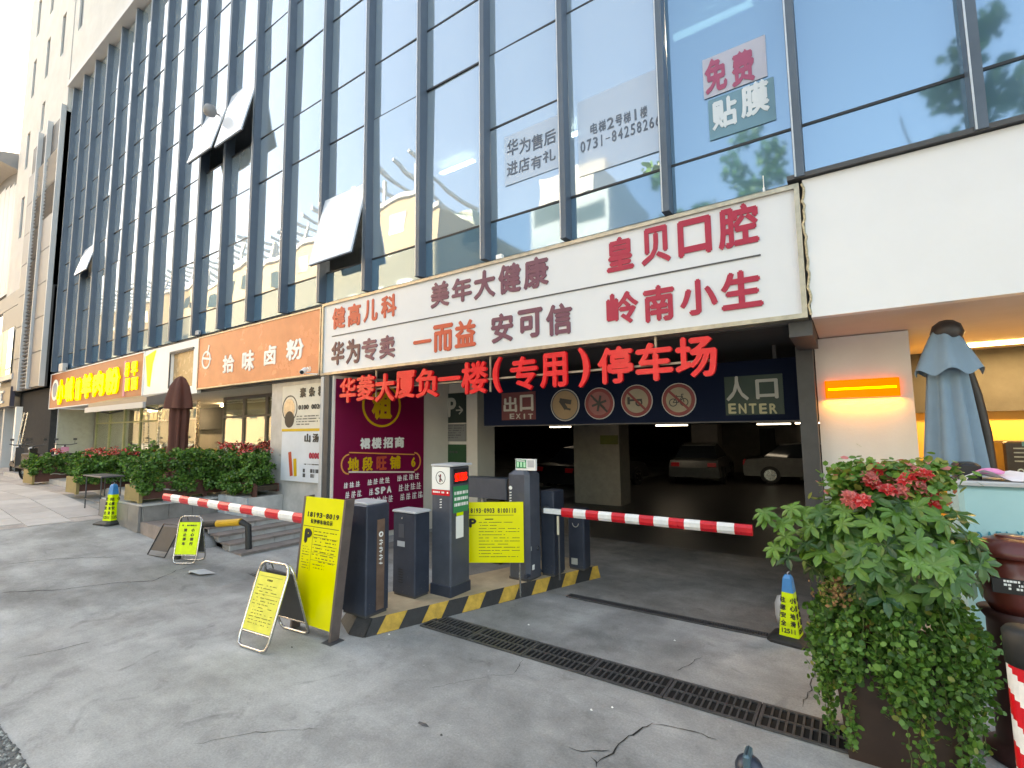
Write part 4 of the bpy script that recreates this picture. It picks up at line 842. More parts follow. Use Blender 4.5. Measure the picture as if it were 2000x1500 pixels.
# ================================================================== BARRIER MACHINES
m_grime = M('splash grime', (.13, .125, .12, 1), .9, var=.4, scale=18)
def bx_thing(name, label, cat, x0, x1, y0, y1, z0, z1, mt, r=.012, group=None):
    t = thing(name, label, cat, ((x0+x1)/2, (y0+y1)/2, z0), group); mb = MB(); mb.bbox((x0, y0, z0+.03), (x1, y1, z1), r); part('cabinet', mb, mt, t)
    mb = MB(); mb.box((x0+.015, y0+.015, z0), (x1-.015, y1-.015, z0+.03)); part('plinth', mb, m_dgrey, t)
    R_ = random.Random(int(x0*-100)); mb = MB(); FSx = Frame((x0, y0, 0), UX, UZ); FRx = Frame((x1, y0, 0), (0, 1, 0), UZ)
    for Fq_, ln in ((FSx, x1-x0), (FRx, y1-y0)):
        for k in range(14):
            u = R_.uniform(.02, ln-.03); v = z0+.04+abs(R_.gauss(0, .09)); w_ = R_.uniform(.003, .014)
            mb.add([Fq_(u, v, .0012), Fq_(u+w_, v+R_.uniform(-.003, .003), .0012), Fq_(u+w_*.8, v+w_*.5, .0012), Fq_(u, v+w_*.4, .0012)], [(0, 1, 2, 3)])
    part('scuff_marks', mb, m_grime, t, kind='stuff'); return t
def cyl_screw(t, P, n=(0, -1, 0), r=.012, mt=m_steel):
    P = Vector(P); mb = MB(); mb.tube([P, P+Vector(n)*.012], r, 10); part('lock', mb, mt, t)
# near barrier cabinet with left boom
x0, x1, y0, y1 = -4.47, -4.09, 3.34, 3.64
b1 = bx_thing('barrier_gate', 'tall navy barrier cabinet behind the tall yellow board, its red and white boom reaching left', 'barrier', x0, x1, y0, y1, IZ, 1.26, m_box)
mb = MB(); mb.box((x1+.001, y0+.13, .2), (x1+.006, y0+.23, 1.1)); part('trim_strip', mb, M('bronze strip', (.20, .13, .10, 1), .35, .4, var=.3), b1)
mb = MB(); Fb = Frame((x1+.006, y0+.14, 0), (0, 1, 0), UZ); mb.fdisc(Fb, .04, .95, .028, 0, .004, m=m_wprint, r0=.014)
for i in range(7): mb.fbar(Fb, .018, .89-i*.038, .062, .89-i*.038+(.012 if i % 2 else -.01), .010, .001, .004, m_wprint); mb.fbar(Fb, .04, .875-i*.038, .04, .9-i*.038, .008, .0012, .0045, m_wprint)
part('brand_lettering', mb, None, b1)
mb = MB(); mb.bbox((x0+.02, y0+.01, 1.262), (x1-.02, y1-.02, 1.285), .008); part('lid', mb, m_lgrey, b1)
ZBm = at(690, 1028, 3.30).z; yb = 3.30; xl_ = at(322, 962, yb).x
def boom(parent, x0, x1, y, z, w, d, n, slope=0.):
    mb = MB(); L_ = x1-x0
    for i in range(n):
        a = x0+L_*i/n; b = x0+L_*(i+1)/n; m_ = m_red if i % 2 == 0 else m_wtape
        def ring(x): zz = z+slope*(x-x0); return [(x, y+d/2*math.cos(t*math.pi/4+.39), zz+w/2*math.sin(t*math.pi/4+.39)*1.1) for t in range(8)]
        mb.add(ring(a)+ring(b), [(t, (t+1) % 8, 8+(t+1) % 8, 8+t)[::-1] for t in range(8)]+([tuple(range(7, -1, -1))[::-1]] if i == 0 else [])+([tuple(range(8, 16))] if i == n-1 else []), m_)
    return part('boom', mb, None, parent)
boom(b1, xl_, -4.42, yb, ZBm, .105, .07, 15)
mb = MB(); mb.tube([(-4.50, yb-.06, ZBm), (-4.50, y0+.02, ZBm)], .06, 14); part('arm_hub', mb, m_red, b1)
mb = MB(); mb.tube([(-4.50, yb+.02, ZBm), (-4.46, y0+.2, ZBm)], .045, 12); part('arm_shaft', mb, m_steel, b1)
mb = MB(); mb.lathe((-4.49, 3.46, .62), [(.0, 0), (.05, .01), (.06, .08), (.04, .14), (0.001, .15)], 14); part('loudhailer', mb, m_lgrey, b1)
# small sensor column
c2 = bx_thing('sensor_column', 'short navy column with a pale label next to the near barrier cabinet', 'sensor post', -4.46, -4.10, 4.02, 4.26, IZ, 1.08, m_box)
mb = MB(); mb.bbox((-4.47, 4.01, 1.082), (-4.09, 4.27, 1.105), .008); part('lid', mb, m_lgrey, c2)
mb = MB(); Fc = Frame((-4.46, 4.02, 0), UX, UZ); mb.fbox(Fc, .08, .70, .001, .20, .76, .004, M('label grey', (.45, .5, .55, 1), .5, var=.1)); mb.fbox(Fc, .10, .80, .001, .19, .95, .004, m_box2)
for i in range(6): mb.fbox(Fc, .10, .30+i*.028, .001, .17, .31+i*.028, .003, m_black)
part('front_details', mb, None, c2); cyl_screw(c2, (-4.30, 4.021, 1.02))
# LED pedestal
x0, x1, y0, y1 = -4.10, -3.80, 4.28, 4.62
lp = bx_thing('ticket_pedestal', 'tall navy pedestal with red display, green sticker and no pedestrian sign', 'pedestal', x0, x1, y0, y1, IZ, 1.60, m_box2, .015)
mb = MB(); mb.bbox((x0-.008, y0-.01, 1.602), (x1+.03, y1+.02, 1.625), .008); part('lid', mb, m_lgrey, lp)
mb = MB(); mb.bbox((x0-.01, y0-.01, IZ), (x1+.01, y1+.01, IZ+.12), .008); part('skirt', mb, m_box, lp)
FS = Frame((x0, y0, 0), UX, UZ); FR = Frame((x1, y0, 0), (0, 1, 0), UZ)
mb = MB(); mb.fbox(FS, .012, 1.335, .001, .288, 1.595, .006, m_wprint); mb.fbox(FS, .012, 1.27, .001, .288, 1.333, .006, m_red)
mb.fdisc(FS, .15, 1.47, .075, .006, .008, m=m_ink, r0=.068); mb.fbar(FS, .12, 1.50, .18, 1.43, .012, .006, .0085, m_dgrey); mb.fbar(FS, .15, 1.51, .14, 1.42, .02, .006, .0082, m_dred); bars(mb, FS, .03, .27, 1.29, 1.315, .02, .02, n=.0065, seed=3, m=m_wprint)
part('no_entry_sign', mb, None, lp)
mb = MB(); mb.fbox(FR, .05, 1.40, .001, .30, 1.57, .005, m_black); part('display', mb, None, lp)
mb = MB(); row(mb, FR, '空位1205', .07, 1.43, .28, 1.52, bold=.03, depth=.004, n0=.006); part('led_digits', mb, m_led, lp)
m_grn = M('green sticker', (.01, .22, .09, 1), .4, var=.05)
mb = MB(); mb.fbox(FR, .04, 1.07, .001, .31, 1.37, .004, m_grn); bars(mb, FR, .06, .30, 1.09, 1.31, .036, .03, fill=.95, n=.0045, seed=4, m=m_wprint); mb.fbox(FR, .10, 1.03, .001, .22, 1.068, .004, m_hyel); mb.fbox(FR, .09, .78, .001, .22, 1.028, .004, m_wprint); part('stickers', mb, None, lp)
mb = MB(); Fb = FS; 
for i in range(4): mb.fbar(FS, .135, 1.22-i*.03, .165, 1.225-i*.03, .012, .001, .003, m_wprint)
part('brand_lettering', mb, None, lp)
# yellow tariff board on posts beside the LED pedestal
Q = gp(1012, 1172); Q2 = Vector((-3.42, 5.06, 0)); Q1 = at(900, 1060, 4.69); dt = (Vector((Q2.x, Q2.y, 0))-Vector((Q1.x, Q1.y, 0))).normalized(); Lb = (Vector((Q2.x, Q2.y, 0))-Vector((Q1.x, Q1.y, 0))).length+.07
yb_ = thing('tariff_board', 'square yellow parking tariff board with black print between the two tall navy pedestals', 'sign board', (Q2.x, Q2.y, 0))
Ob = Q2-dt*(Lb-.07); FT = Frame(Ob, dt, UZ)
def bd(px, py):
    d = ray(px, py); n = Vector((dt.y, -dt.x, 0)); t = (Ob.dot(n))/(d[0]*n.x+d[1]*n.y); p = Vector((d[0]*t, d[1]*t, d[2]*t+H)); return (p-Ob).dot(dt), p.z
uR, vT = bd(1022, 980); vB = bd(1022, 1098)[1]; uL = bd(905, 1060)[0]
mb = MB(); mb.fbox(FT, uL, vB, 0, uR, vT, .02); part('board', mb, m_yel, yb_)
hh = vT-vB; ww = uR-uL
mb = MB(); row(mb, FT, '18193-0903 8100110', uL+ww*.08, vT-hh*.18, uR-ww*.12, vT-hh*.10, gap=.25, bold=.03, depth=.003, n0=.021, m=m_ink); mb.fbox(FT, uL+.02, vT-hh*.22, .0205, uR-.12, vT-hh*.213, .022, m_ink); put(mb, FT, 'P', uL+ww*.10, vT-hh*.42, uL+ww*.22, vT-hh*.27, depth=.004, bold=.05, m=m_ink, n0=.021)
mb.fbox(FT, uL+ww*.36, vT-hh*.29, .0205, uL+ww*.5, vT-hh*.275, .022, m_ink); part('print', mb, None, yb_)
mb = MB(); bars(mb, FT, uL+ww*.26, uR-.05, vB+hh*.06, vT-hh*.33, .007, .03, fill=.75, wmin=1, wmax=4, n=.0215, seed=6); part('small_print', mb, m_inkg, yb_)
for u in (uR-.05, uL+.05): mb = MB(); p = FT(u, 0, -.02); zg = IZ if u < .3 else 0; mb.tube([(p.x, p.y, zg), (p.x, p.y, vT-.02)], .014, 8); part('post', mb, m_steel, yb_)
# pedestal with green label on top, boom cabinet and boom to the right
x0, x1, y0, y1 = -3.68, -3.36, 5.22, 5.55
p4 = bx_thing('camera_pedestal', 'tall navy pedestal topped by a small green and white plate', 'pedestal', x0, x1, y0, y1, IZ, 1.50, m_box2, .05)
mb = MB(); mb.tube([(x1-.03, y0-.02, IZ+.07), (x1-.03, y1-.02, IZ+.07)], .03, 10); part('foot_bar', mb, m_box, p4)
c0, c1 = at(1008, 930, 5.3), at(1046, 897, 5.3); mb = MB(); mb.box((c0.x, 5.29, 1.502), (c1.x, 5.33, c1.z), m_wprint); Fg = Frame((c0.x, 5.289, 1.502), UX, UZ); gw, gh = c1.x-c0.x, c1.z-1.502
mb.fbox(Fg, .01, gh*.18, .001, gw*.55, gh*.95, .004, m_grn)
for i in range(3): mb.fbox(Fg, .025+i*gw*.17, gh*.27, .004, .025+i*gw*.17+gw*.1, gh*.72, .006, M('mint print', (.4, .75, .5, 1), .5, var=0))
mb.fbox(Fg, .02, gh*.78, .004, gw*.5, gh*.86, .006, m_wprint); mb.fbox(Fg, gw*.62, gh*.28, .001, gw*.94, gh*.9, .003, m_lgrey); bars(mb, Fg, gw*.05, gw*.95, gh*.04, gh*.13, .014, .01, n=.0012, seed=5, m=m_ink); part('plate', mb, None, p4)
FA = Frame((x0, y0, 0), UX, UZ); mb = MB(); mb.fdisc(FA, .06, 1.28, .025, .0, .004, m=m_wprint)
for i in range(6): mb.fbar(FA, .045, 1.22-i*.035, .075, 1.225-i*.035, .014, .001, .004, m_wprint)
part('brand_lettering', mb, None, p4)
FRp = Frame((x1, y0, 0), (0, 1, 0), UZ); mb = MB(); mb.fdisc(FRp, .22, .52, .03, .001, .006, m=m_steel, r0=.014); mb.fbox(FRp, .08, .28, .001, .13, .34, .004, m_wprint); mb.fbar(FRp, .06, .52, .06, .57, .006, .001, .004, m_wprint); part('lock', mb, None, p4)
x0, x1, y0, y1 = -3.40, -3.20, 5.58, 5.86
g5 = bx_thing('far_barrier_gate', 'dark barrier cabinet by the garage mouth with a striped boom across the entrance lane', 'barrier', x0, x1, y0, y1, IZ, 1.22, m_box, .012)
yb2 = 5.50; a = at(1063, 997, yb2); b = at(1470, 1036, yb2); zc = (a.z+b.z)/2; xs0 = at(1098, 1000, yb2).x
boom(g5, xs0, b.x, yb2, zc, .105, .07, 13)
mb = MB(); mb.box((a.x, yb2-.02, zc-.03), (xs0-.001, yb2+.03, zc+.03)); part('boom_root', mb, m_wtape, g5)
mb = MB(); mb.tube([(x1-.1, yb2+.02, zc), (x1-.1, y0+.02, zc)], .05, 12); part('arm_hub', mb, m_dgrey, g5)
pst = at(1092, 1060, 5.52); mb = MB(); mb.tube([(pst.x, 5.52, IZ), (pst.x, 5.52, zc-.05)], .014, 8); rp_ = solo('boom_rest_post', mb, m_dgrey, 'thin grey post supporting the root of the entrance boom', 'post'); mb = MB(); mb.tube([(pst.x, 5.50, zc-.28), (pst.x, 5.50, zc-.055)], .016, 8); part('cream_sleeve', mb, M('cream sleeve', (.6, .55, .42, 1), .5, var=.1), rp_)
s6 = bx_thing('intercom_post', 'short navy intercom post at the far end of the striped island', 'intercom post', -3.24, -3.0, 6.02, 6.22, IZ, .95, m_box, .02)
F6 = Frame((-3.24, 6.02, 0), UX, UZ); mb = MB(); mb.fbox(F6, .05, .22, .001, .14, .30, .005, m_dw)
for k in range(6): t0 = math.pi+k*math.pi/6; mb.fbar(F6, .12+.045*math.cos(t0), .76+.05*math.sin(t0), .12+.045*math.cos(t0+.52), .76+.05*math.sin(t0+.52), .008, .001, .005, m_dw)
part('front_details', mb, None, s6)
# dark box on a post behind the LED pedestal (exit lane barrier head)
a = at(916, 970, 6.1); b = at(990, 935, 6.1)
eb = thing('exit_barrier_head', 'long navy box on a pale post behind the red display pedestal', 'barrier', (a.x+.1, 6.1, 0)); mb = MB(); mb.bbox((a.x-.1, 6.08, a.z), (b.x, 6.3, b.z), .012); part('housing', mb, m_box2, eb)
px_ = at(937, 990, 6.1).x; mb = MB(); mb.tube([(px_, 6.18, 0), (px_, 6.18, a.z)], .022, 8); part('post', mb, m_lgrey, eb); mb = MB(); mb.box((b.x+.01, 6.1, a.z-.15), (b.x+.10, 6.3, b.z+.0)); mb.box((px_+.1, 6.14, .0), (px_+.35, 6.28, a.z-.02)); part('bracket', mb, m_black, eb)
# ================================================================== TALL YELLOW BOARD
z1 = 1.30
BL, BR = gp(572, 1210, .1), gp(643, 1235, .1); TL, TR = gp(598, 970, z1), gp(673, 977, z1)
TL = TL+(BL-TL)*0.0; 
z1 = 1.36; TL, TR = gp(598, 970, z1), gp(673, 977, z1)
U = ((BR-BL)+(TR-TL)).normalized(); Vv = ((TL-BL)+(TR-BR)).normalized(); 
ty = thing('tall_parking_board', 'tall leaning yellow parking board with a large black P, metal sides', 'sign board', tuple(BR))
wb = ((BR-BL).length+(TR-TL).length)/2; hb_ = ((TL-BL).length+(TR-BR).length)/2
FY = Frame(BL.lerp(BR, .5)-U*wb/2, U, Vv)
mb = MB(); mb.fbox(FY, 0, 0, -.02, wb, hb_, 0); part('board', mb, m_yel, ty)
m_sideb = M('brown metal edge', (.20, .16, .15, 1), .4, .5, var=.2)
mb = MB(); mb.fbox(FY, wb+.002, -.12, -.10, wb+.03, hb_+.005, .003); part('side_frame', mb, m_sideb, ty); mb = MB(); mb.fbox(FY, -.03, -.12, -.10, -.002, hb_+.005, .003); part('side_frame', mb, m_sideb, ty)
mb = MB(); mb.fbox(FY, 0, .02, -.10, wb, hb_-.02, -.022); part('back', mb, m_dgrey, ty)
mb = MB(); mb.fbox(FY, wb-.05, -.13, -.11, wb+.10, -.10, .05); part('foot_plate', mb, m_dgrey, ty)
mb = MB(); row(mb, FY, '18193-8019', wb*.08, hb_*.845, wb*.92, hb_*.885, gap=.25, bold=.03, depth=.003, m=m_ink); row(mb, FY, '长沙停车场公示', wb*.2, hb_*.795, wb*.78, hb_*.83, gap=.15, bold=.02, depth=.003, m=m_ink)
mb.fbox(FY, wb*.02, hb_*.768, .001, wb*.95, hb_*.772, .002, m_ink); put(mb, FY, 'P', wb*.08, hb_*.635, wb*.27, hb_*.75, depth=.004, bold=.06, m=m_ink); part('print', mb, None, ty)
mb = MB(); bars(mb, FY, wb*.33, wb*.92, hb_*.44, hb_*.74, .009, .024, fill=.6, wmin=.8, wmax=3, seed=9); bars(mb, FY, wb*.06, wb*.27, hb_*.42, hb_*.61, .007, .02, fill=.6, wmin=.8, wmax=3, seed=10)
for v in (.69, .63, .57, .51): mb.fbox(FY, wb*.3, hb_*v, .001, wb*.95, hb_*v+.0025, .002)
mb.fbox(FY, wb*.298, hb_*.42, .001, wb*.302, hb_*.765, .002); part('small_print', mb, m_inkg, ty)
# ================================================================== A-FRAME SIGNS
def aframe(loc, rot, w, h, spread, label, mt_front, seed=1, big=False, text=None):
    t = thing('a_frame_sign', label, 'sign board', loc); t.rotation_euler = (0, 0, rot)
    Z = math.sqrt(max(h*h-(spread/2)**2, .01)); res = []
    for s in (-1, 1):
        y = lambda z: s*(spread/2)*(1-z/Z)
        r = .014 if big else .011; pts = [(-w/2+.06, y(.02), .02)]; rc = .07
        def P(x, z): return (x, y(z), z)
        loop = [P(-w/2+rc, .015), P(-w/2+.02, .03), P(-w/2, .015+rc), P(-w/2, Z-rc*1.6), P(-w/2+.02, Z-rc*.5), P(-w/2+rc, Z-.01), P(w/2-rc, Z-.01), P(w/2-.02, Z-rc*.5), P(w/2, Z-rc*1.6), P(w/2, .015+rc), P(w/2-.02, .03), P(w/2-rc, .015), P(-w/2+rc, .015)]
        mb = MB(); mb.tube(loop, r, 8, cap=False); 
        o = bpy.data.objects.new('tube_frame', mb.mesh('tube_frame', m_steel)); COL.objects.link(o); o.parent = t
        ux = Vector((1, 0, 0)) if s < 0 else Vector((-1, 0, 0)); vv = (Vector(P(0, Z))-Vector(P(0, 0))).normalized()
        z0 = Z*.20; F_ = Frame(Vector(P(0, z0))+ux*(-w/2+.015), ux, vv); ww = w-.03; hh = (Z*.86-z0)/vv.z
        mb = MB(); mb.fbox(F_, 0, 0, -.004, ww, hh, .004); o = bpy.data.objects.new('panel', mb.mesh('panel', mt_front if s < 0 else m_dgrey)); COL.objects.link(o); o.parent = t
        if s < 0:
            mb = MB()
            if text:
                for ci, col in enumerate(text):
                    for ri, ch in enumerate(col): put(mb, F_, ch, ww*(.62-ci*.36), hh*(.70-ri*.14), ww*(.62-ci*.36)+ww*.16, hh*(.70-ri*.14)+hh*.10, depth=.003, bold=.04, n0=.0045)
                bars(mb, F_, ww*.15, ww*.85, hh*.84, hh*.92, .022, .03, n=.005, seed=seed)
            else:
                mb.fbox(F_, ww*.08, hh*.93, .004, ww*.9, hh*.935, .0052); bars(mb, F_, ww*.38, ww*.7, hh*.84, hh*.89, .018, .02, n=.005, seed=seed, fill=.6); bars(mb, F_, ww*.08, ww*.92, hh*.10, hh*.78, .006, .022, fill=.6, wmin=1, wmax=4, n=.005, seed=seed)
                mb.fbox(F_, ww*.0, hh*.62, .004, ww, hh*.624, .0052)
            o = bpy.data.objects.new('print', mb.mesh('print', m_inkg if not text else m_ink)); COL.objects.link(o); o.parent = t; o['kind'] = 'stuff'
        mb = MB(); mb.tube([P(-w/2+.01, z0-.012), P(w/2-.01, z0-.012)], r*.7, 6); o = bpy.data.objects.new('cross_bar', mb.mesh('cross_bar', m_steel)); COL.objects.link(o); o.parent = t
    mb = MB(); mb.tube([(-w*.2, -.02, Z-.03), (-w*.2, 0, Z-.005), (-w*.2, .03, Z-.08)], .006, 6); o = bpy.data.objects.new('hinge', mb.mesh('hinge', m_dgrey)); COL.objects.link(o); o.parent = t
    return t
fl, fr, rr_, rl_ = gp(455, 1255), gp(507, 1272), gp(612, 1248), gp(562, 1232)
mid = (fl+fr+rr_+rl_)/4; fdir = (fr-fl).normalized(); rot = math.atan2(fdir.y, fdir.x)
# front faces left-towards camera: its width runs from fl to fr, the legs spread to the right
aframe((mid.x, mid.y, 0), rot, (fr-fl).length+.03, .78, ((rr_+rl_)/2-(fl+fr)/2).length, 'stainless A-frame sign with a faded yellow sheet, standing left of the tall yellow board', m_yel2, 3, True)
c = gp(374, 1097); aframe((c.x+.02, c.y-.04, gz(c.x)), .52, .36, .70, .22, 'small yellow A-frame sign with black characters at the foot of the stone steps', m_hyel, 5, False, text=('小心慢行', '禁止停车'))
# bent pipe guard rail and its yellow sleeve by the steps
pr_ = thing('pipe_rail', 'black bent pipe rail with a yellow sleeve beside the small A-frame sign', 'rail', tuple(gp(323, 1100)))
a = gp(323, 1102); y_ = a.y+.22; a.x -= .15; zz = gz(a.x); P_ = [(a.x, y_, zz), (a.x, y_, zz+.28), (a.x+.06, y_+.02, zz+.42), (a.x+.18, y_+.06, zz+.50), (a.x+.7, y_+.22, zz+.56)]
mb = MB(); mb.tube(P_, .045, 12); part('pipe', mb, m_rubber, pr_)
mb = MB(); mb.tube([(a.x+.72, y_+.22, zz+.56), (a.x+1.12, y_+.36, zz+.60)], .052, 12); part('yellow_sleeve', mb, M('yellow pipe foam', (.6, .33, .02, 1), .5, var=.2), pr_)
mb = MB(); mb.tube([(a.x+1.13, y_+.36, zz+.60), (a.x+1.25, y_+.40, zz+.55), (a.x+1.27, y_+.41, zz+.22)], .045, 12); part('pipe', mb, m_rubber, pr_)
c = gp(308, 1088); sp = thing('side_notice', 'dark back of a small propped board next to the bent pipe rail', 'sign board', tuple(c)); Fb = Frame((c.x-.25, c.y-.05, gz(c.x)+.01), (1, .2, 0), (.25, .35, 1)); mb = MB(); mb.fbox(Fb, 0, .08, -.01, .42, .46, 0); part('panel', mb, m_dgrey, sp); mb = MB(); mb.tube([Fb(0, 0, 0), Fb(0, .5, 0), Fb(.42, .5, 0), Fb(.42, 0, 0), Fb(0, 0, 0)], .010, 6); part('tube_frame', mb, m_black, sp)
# ================================================================== CONES
def cone(loc, h, label, rot=0.):
    t = thing('wet_floor_cone', label, 'cone', loc); t.rotation_euler = (0, 0, rot)
    def sec(w, z, c=.25): q = w*c; return [(-w+q, -w, z), (w-q, -w, z), (w, -w+q, z), (w, w-q, z), (w-q, w, z), (-w+q, w, z), (-w, w-q, z), (-w, -w+q, z)]
    def stack(secs, mt, name):
        mb = MB(); V = []; 
        for s in secs: V += s
        k = len(secs); F = [tuple(range(7, -1, -1)), tuple(range((k-1)*8, k*8))]+[(i*8+j, i*8+(j+1) % 8, i*8+8+(j+1) % 8, i*8+8+j) for i in range(k-1) for j in range(8)]
        mb.add(V, F); o = bpy.data.objects.new(name, mb.mesh(name, mt)); COL.objects.link(o); o.parent = t; return o
    b = h*.30; stack([sec(b, 0), sec(b, h*.035), sec(b*.86, h*.06), sec(b*.55, h*.09)], m_rubber, 'base')
    wz = lambda z: b*.50+(b*.20-b*.50)*(z/h)
    stack([sec(wz(h*.09), h*.09, .12), sec(wz(h*.74), h*.74, .12)], m_hyel, 'yellow_body'); stack([sec(wz(h*.742)*1.01, h*.742, .12), sec(wz(h*.95), h*.95, .15), sec(wz(h)*.7, h, .3)], m_blue, 'blue_top')
    mb = MB(); sl = -(wz(h*.74)-wz(h*.09))/(h*.65)
    for k, (dx, dy) in enumerate(((0, -1), (1, 0), (-1, 0), (0, 1))):
        ux = Vector((-dy, dx, 0)); F_ = Frame(Vector((dx, dy, 0))*wz(h*.09)+Vector((0, 0, h*.09)), ux, Vector((-dx*sl, -dy*sl, 1)))
        for ci, col in enumerate(('小心地滑', '注意安全')):
            for ri, ch in enumerate(col): w_ = h*.075; put(mb, F_, ch, (-.105 if ci else .03)*h, h*(.50-ri*.115), (-.105 if ci else .03)*h+w_, h*(.50-ri*.115)+h*.085, depth=.003, bold=.03, n0=.002)
        row(mb, F_, '12511', -.11*h, h*.05, .11*h, h*.12, bold=.02, depth=.003)
    o = bpy.data.objects.new('print', mb.mesh('print', m_ink)); COL.objects.link(o); o.parent = t; o['kind'] = 'stuff'
    mb = MB(); mb.tube([(0, -.0, h-.005), (0, 0, h+.02), (.02, 0, h+.035), (.0, 0, h+.02)], .006, 6); o = bpy.data.objects.new('loop', mb.mesh('loop', m_lgrey)); COL.objects.link(o); o.parent = t
c = gp(205, 1024); cone((c.x, c.y+.1, gz(c.x)), .74, 'yellow and blue wet floor cone on the paving by the far hedge boxes', .3)
c = gp(1543, 1262); cone((c.x, c.y+.16, 0), .60, 'yellow and blue wet floor cone beside the big flower pot at the garage mouth', -.15)
mb = MB(); c = gp(1522, 1240); mb.lathe((c.x+.02, c.y+.32, .004), [(.0, 0), (.07, .0), (.085, .08), (.085, .2), (.06, .27), (.01, .29)], 18); solo('grey_jug', mb, m_lgrey, 'small round pale grey plastic jug half hidden behind the cone at the garage mouth', 'jug')
# loose finger-like lock bollard cut by the bottom edge
c = gp(1465, 1530); lb = thing('folding_bollard', 'small dark blue hooded post with a handle at the bottom edge of the picture', 'bollard', (c.x, c.y, 0))
zt0 = at(1465, 1475, c.y).z
mb = MB(); mb.lathe((c.x, c.y, 0), [(.075, 0), (.075, zt0*.62), (.06, zt0*.82), (.03, zt0*.97), (.002, zt0)], 20); part('hood', mb, m_box, lb)
mb = MB(); mb.bbox((c.x-.018, c.y-.085, 0.02), (c.x+.018, c.y+.04, zt0+.035), .01); part('handle', mb, M('blue grey metal', (.12, .2, .24, 1), .3, .5, var=.1), lb)
# small litter on the ground
for i, (px, py) in enumerate(((825, 1415), (862, 1437), (1032, 1221), (1318, 1252), (1196, 1383), (760, 1240), (570, 1265), (1155, 1388), (1475, 1240))):
    p = gp(px, py); mb = MB(); R = random.Random(i); s = .014 if i else .03; V = [(p.x+s*R.uniform(.6, 1.3)*math.cos(k*1.257)*(1.8 if i == 0 else 1), p.y+s*.6*math.sin(k*1.257), gz(p.x)+.004) for k in range(5)]+[(p.x, p.y, gz(p.x)+.014)]
    mb.add(V, [(k, (k+1) % 5, 5) for k in range(5)]); solo('litter_scrap', mb, m_dgrey if i in (0, 1, 6) else m_wprint, 'dark scrap of litter lying on the concrete' if i in (0, 1, 6) else 'tiny pale scrap of litter on the driveway concrete', 'litter', group='dark scraps on the concrete' if i in (0, 1, 6) else 'pale scraps on the driveway')
# ================================================================== PLANTERS WITH HEDGES
m_hl = [LEAF[0], LEAF[1], LEAF[2], LEAF[3]]
def hedge_planter(p0, L_, w, ang, zb, hbx, hh, label, seed, nl=9000, fl=260, boards=3, size=.05, tint=None, group='hedge boxes in front of the shops'):
    t = thing('hedge_planter', label, 'planter', (p0[0], p0[1], zb), group)
    d = Vector((math.cos(ang), math.sin(ang), 0)); nrm = Vector((d.y, -d.x, 0)); F_ = Frame((p0[0], p0[1], zb), d, UZ)   # n = +X side
    def bb(name, u0, v0, n0, u1, v1, n1, mt): mb = MB(); mb.fbox(F_, u0, v0, n0, u1, v1, n1); part(name, mb, mt, t)
    nb = boards; step = L_/nb
    for k in range(nb):
        bb('side_board', k*step+.02, .06, -.03, (k+1)*step-.02, hbx, 0, m_wood); bb('rail', k*step, hbx*.99, -.04, (k+1)*step-.004, hbx+.03, .015, m_wood)
        mb = MB(); R = random.Random(seed+k); c0 = (k+.5)*step
        u = c0-step*.22
        for q in range(7): mb.fbar(F_, u+q*step*.06, hbx*.62+.02*math.sin(q*1.3), u+(q+1)*step*.06, hbx*.62+.02*math.sin((q+1)*1.3), .016+.012*R.random(), .001, .006)
        part('wave_emblem', mb, m_dw, t)
    for u in [k*step for k in range(nb+1)]: bb('post', u-.03, 0, -.05, u+.03, hbx+.0, .02, m_wood if u > .01 else m_olive)
    bb('end_board', -.03, .03, -w, 0, hbx, -.052, m_olive); bb('back_board', 0, .06, -w, L_, hbx, -w+.03, m_wood); bb('soil', 0.0, .1, -w+.031, L_, hbx-.03, -.031, m_dirt)
    C = []; R = np.random.default_rng(seed); nc = int(L_*90)
    P = np.stack([R.uniform(-.08, L_+.02, nc), R.uniform(hbx-.12, hbx+hh-.04, nc), R.uniform(-w-.05, .10, nc)], 1)
    ed = (P[:, 1] < hbx) ; P[ed, 2] = R.uniform(.03, .13, ed.sum())
    dd = np.array(d); nn = np.array(nrm); o_ = np.array([p0[0], p0[1], zb])
    Cw = o_+P[:, :1]*dd+P[:, 1:2]*np.array([0, 0, 1])+P[:, 2:3]*nn
    def fn(n, RR): c = Cw[RR.integers(0, nc, n)]; q = RR.normal(size=(n, 3)); q /= np.linalg.norm(q, axis=1)[:, None]; return c+q*.085*RR.uniform(.3, 1.15, (n, 1))
    me = leaves(fn, nl, size, tint or m_hl, (4, 5, 2.2, .3), 'hex', seed, .35); o = link('foliage', me, t); o.location = (-p0[0], -p0[1], -zb); o['kind'] = 'stuff'
    nf = max(int(fl/16), 4); ccs = R.uniform(.15*L_, .9*L_, 4); tops = np.stack([np.clip(ccs[R.integers(0, 4, nf)]+R.normal(size=nf)*.2, 0, L_), R.uniform(hbx+hh-.0, hbx+hh+.08, nf), R.uniform(-w, .03, nf)], 1); Tw = o_+tops[:, :1]*dd+tops[:, 1:2]*np.array([0, 0, 1])+tops[:, 2:3]*nn
    def fn2(n, RR): c = Tw[RR.integers(0, nf, n)]; return c+RR.normal(size=(n, 3))*np.array([.06, .06, .03])
    me = leaves(fn2, fl*2, .05, PETAL, (4, 3, 5), 'hex', seed+9, .8); o = link('flowers', me, t); o.location = (-p0[0], -p0[1], -zb); o['kind'] = 'stuff'
    return t
a = gp(262, 985, .75); hedge_planter((-10.80, 3.66), 3.35, .62, math.radians(91.5), .755, .32, .64, 'longest hedge box, on the terrace, its red flowers in front of the orange shop sign', 21, 22000, 420, 3, .05)
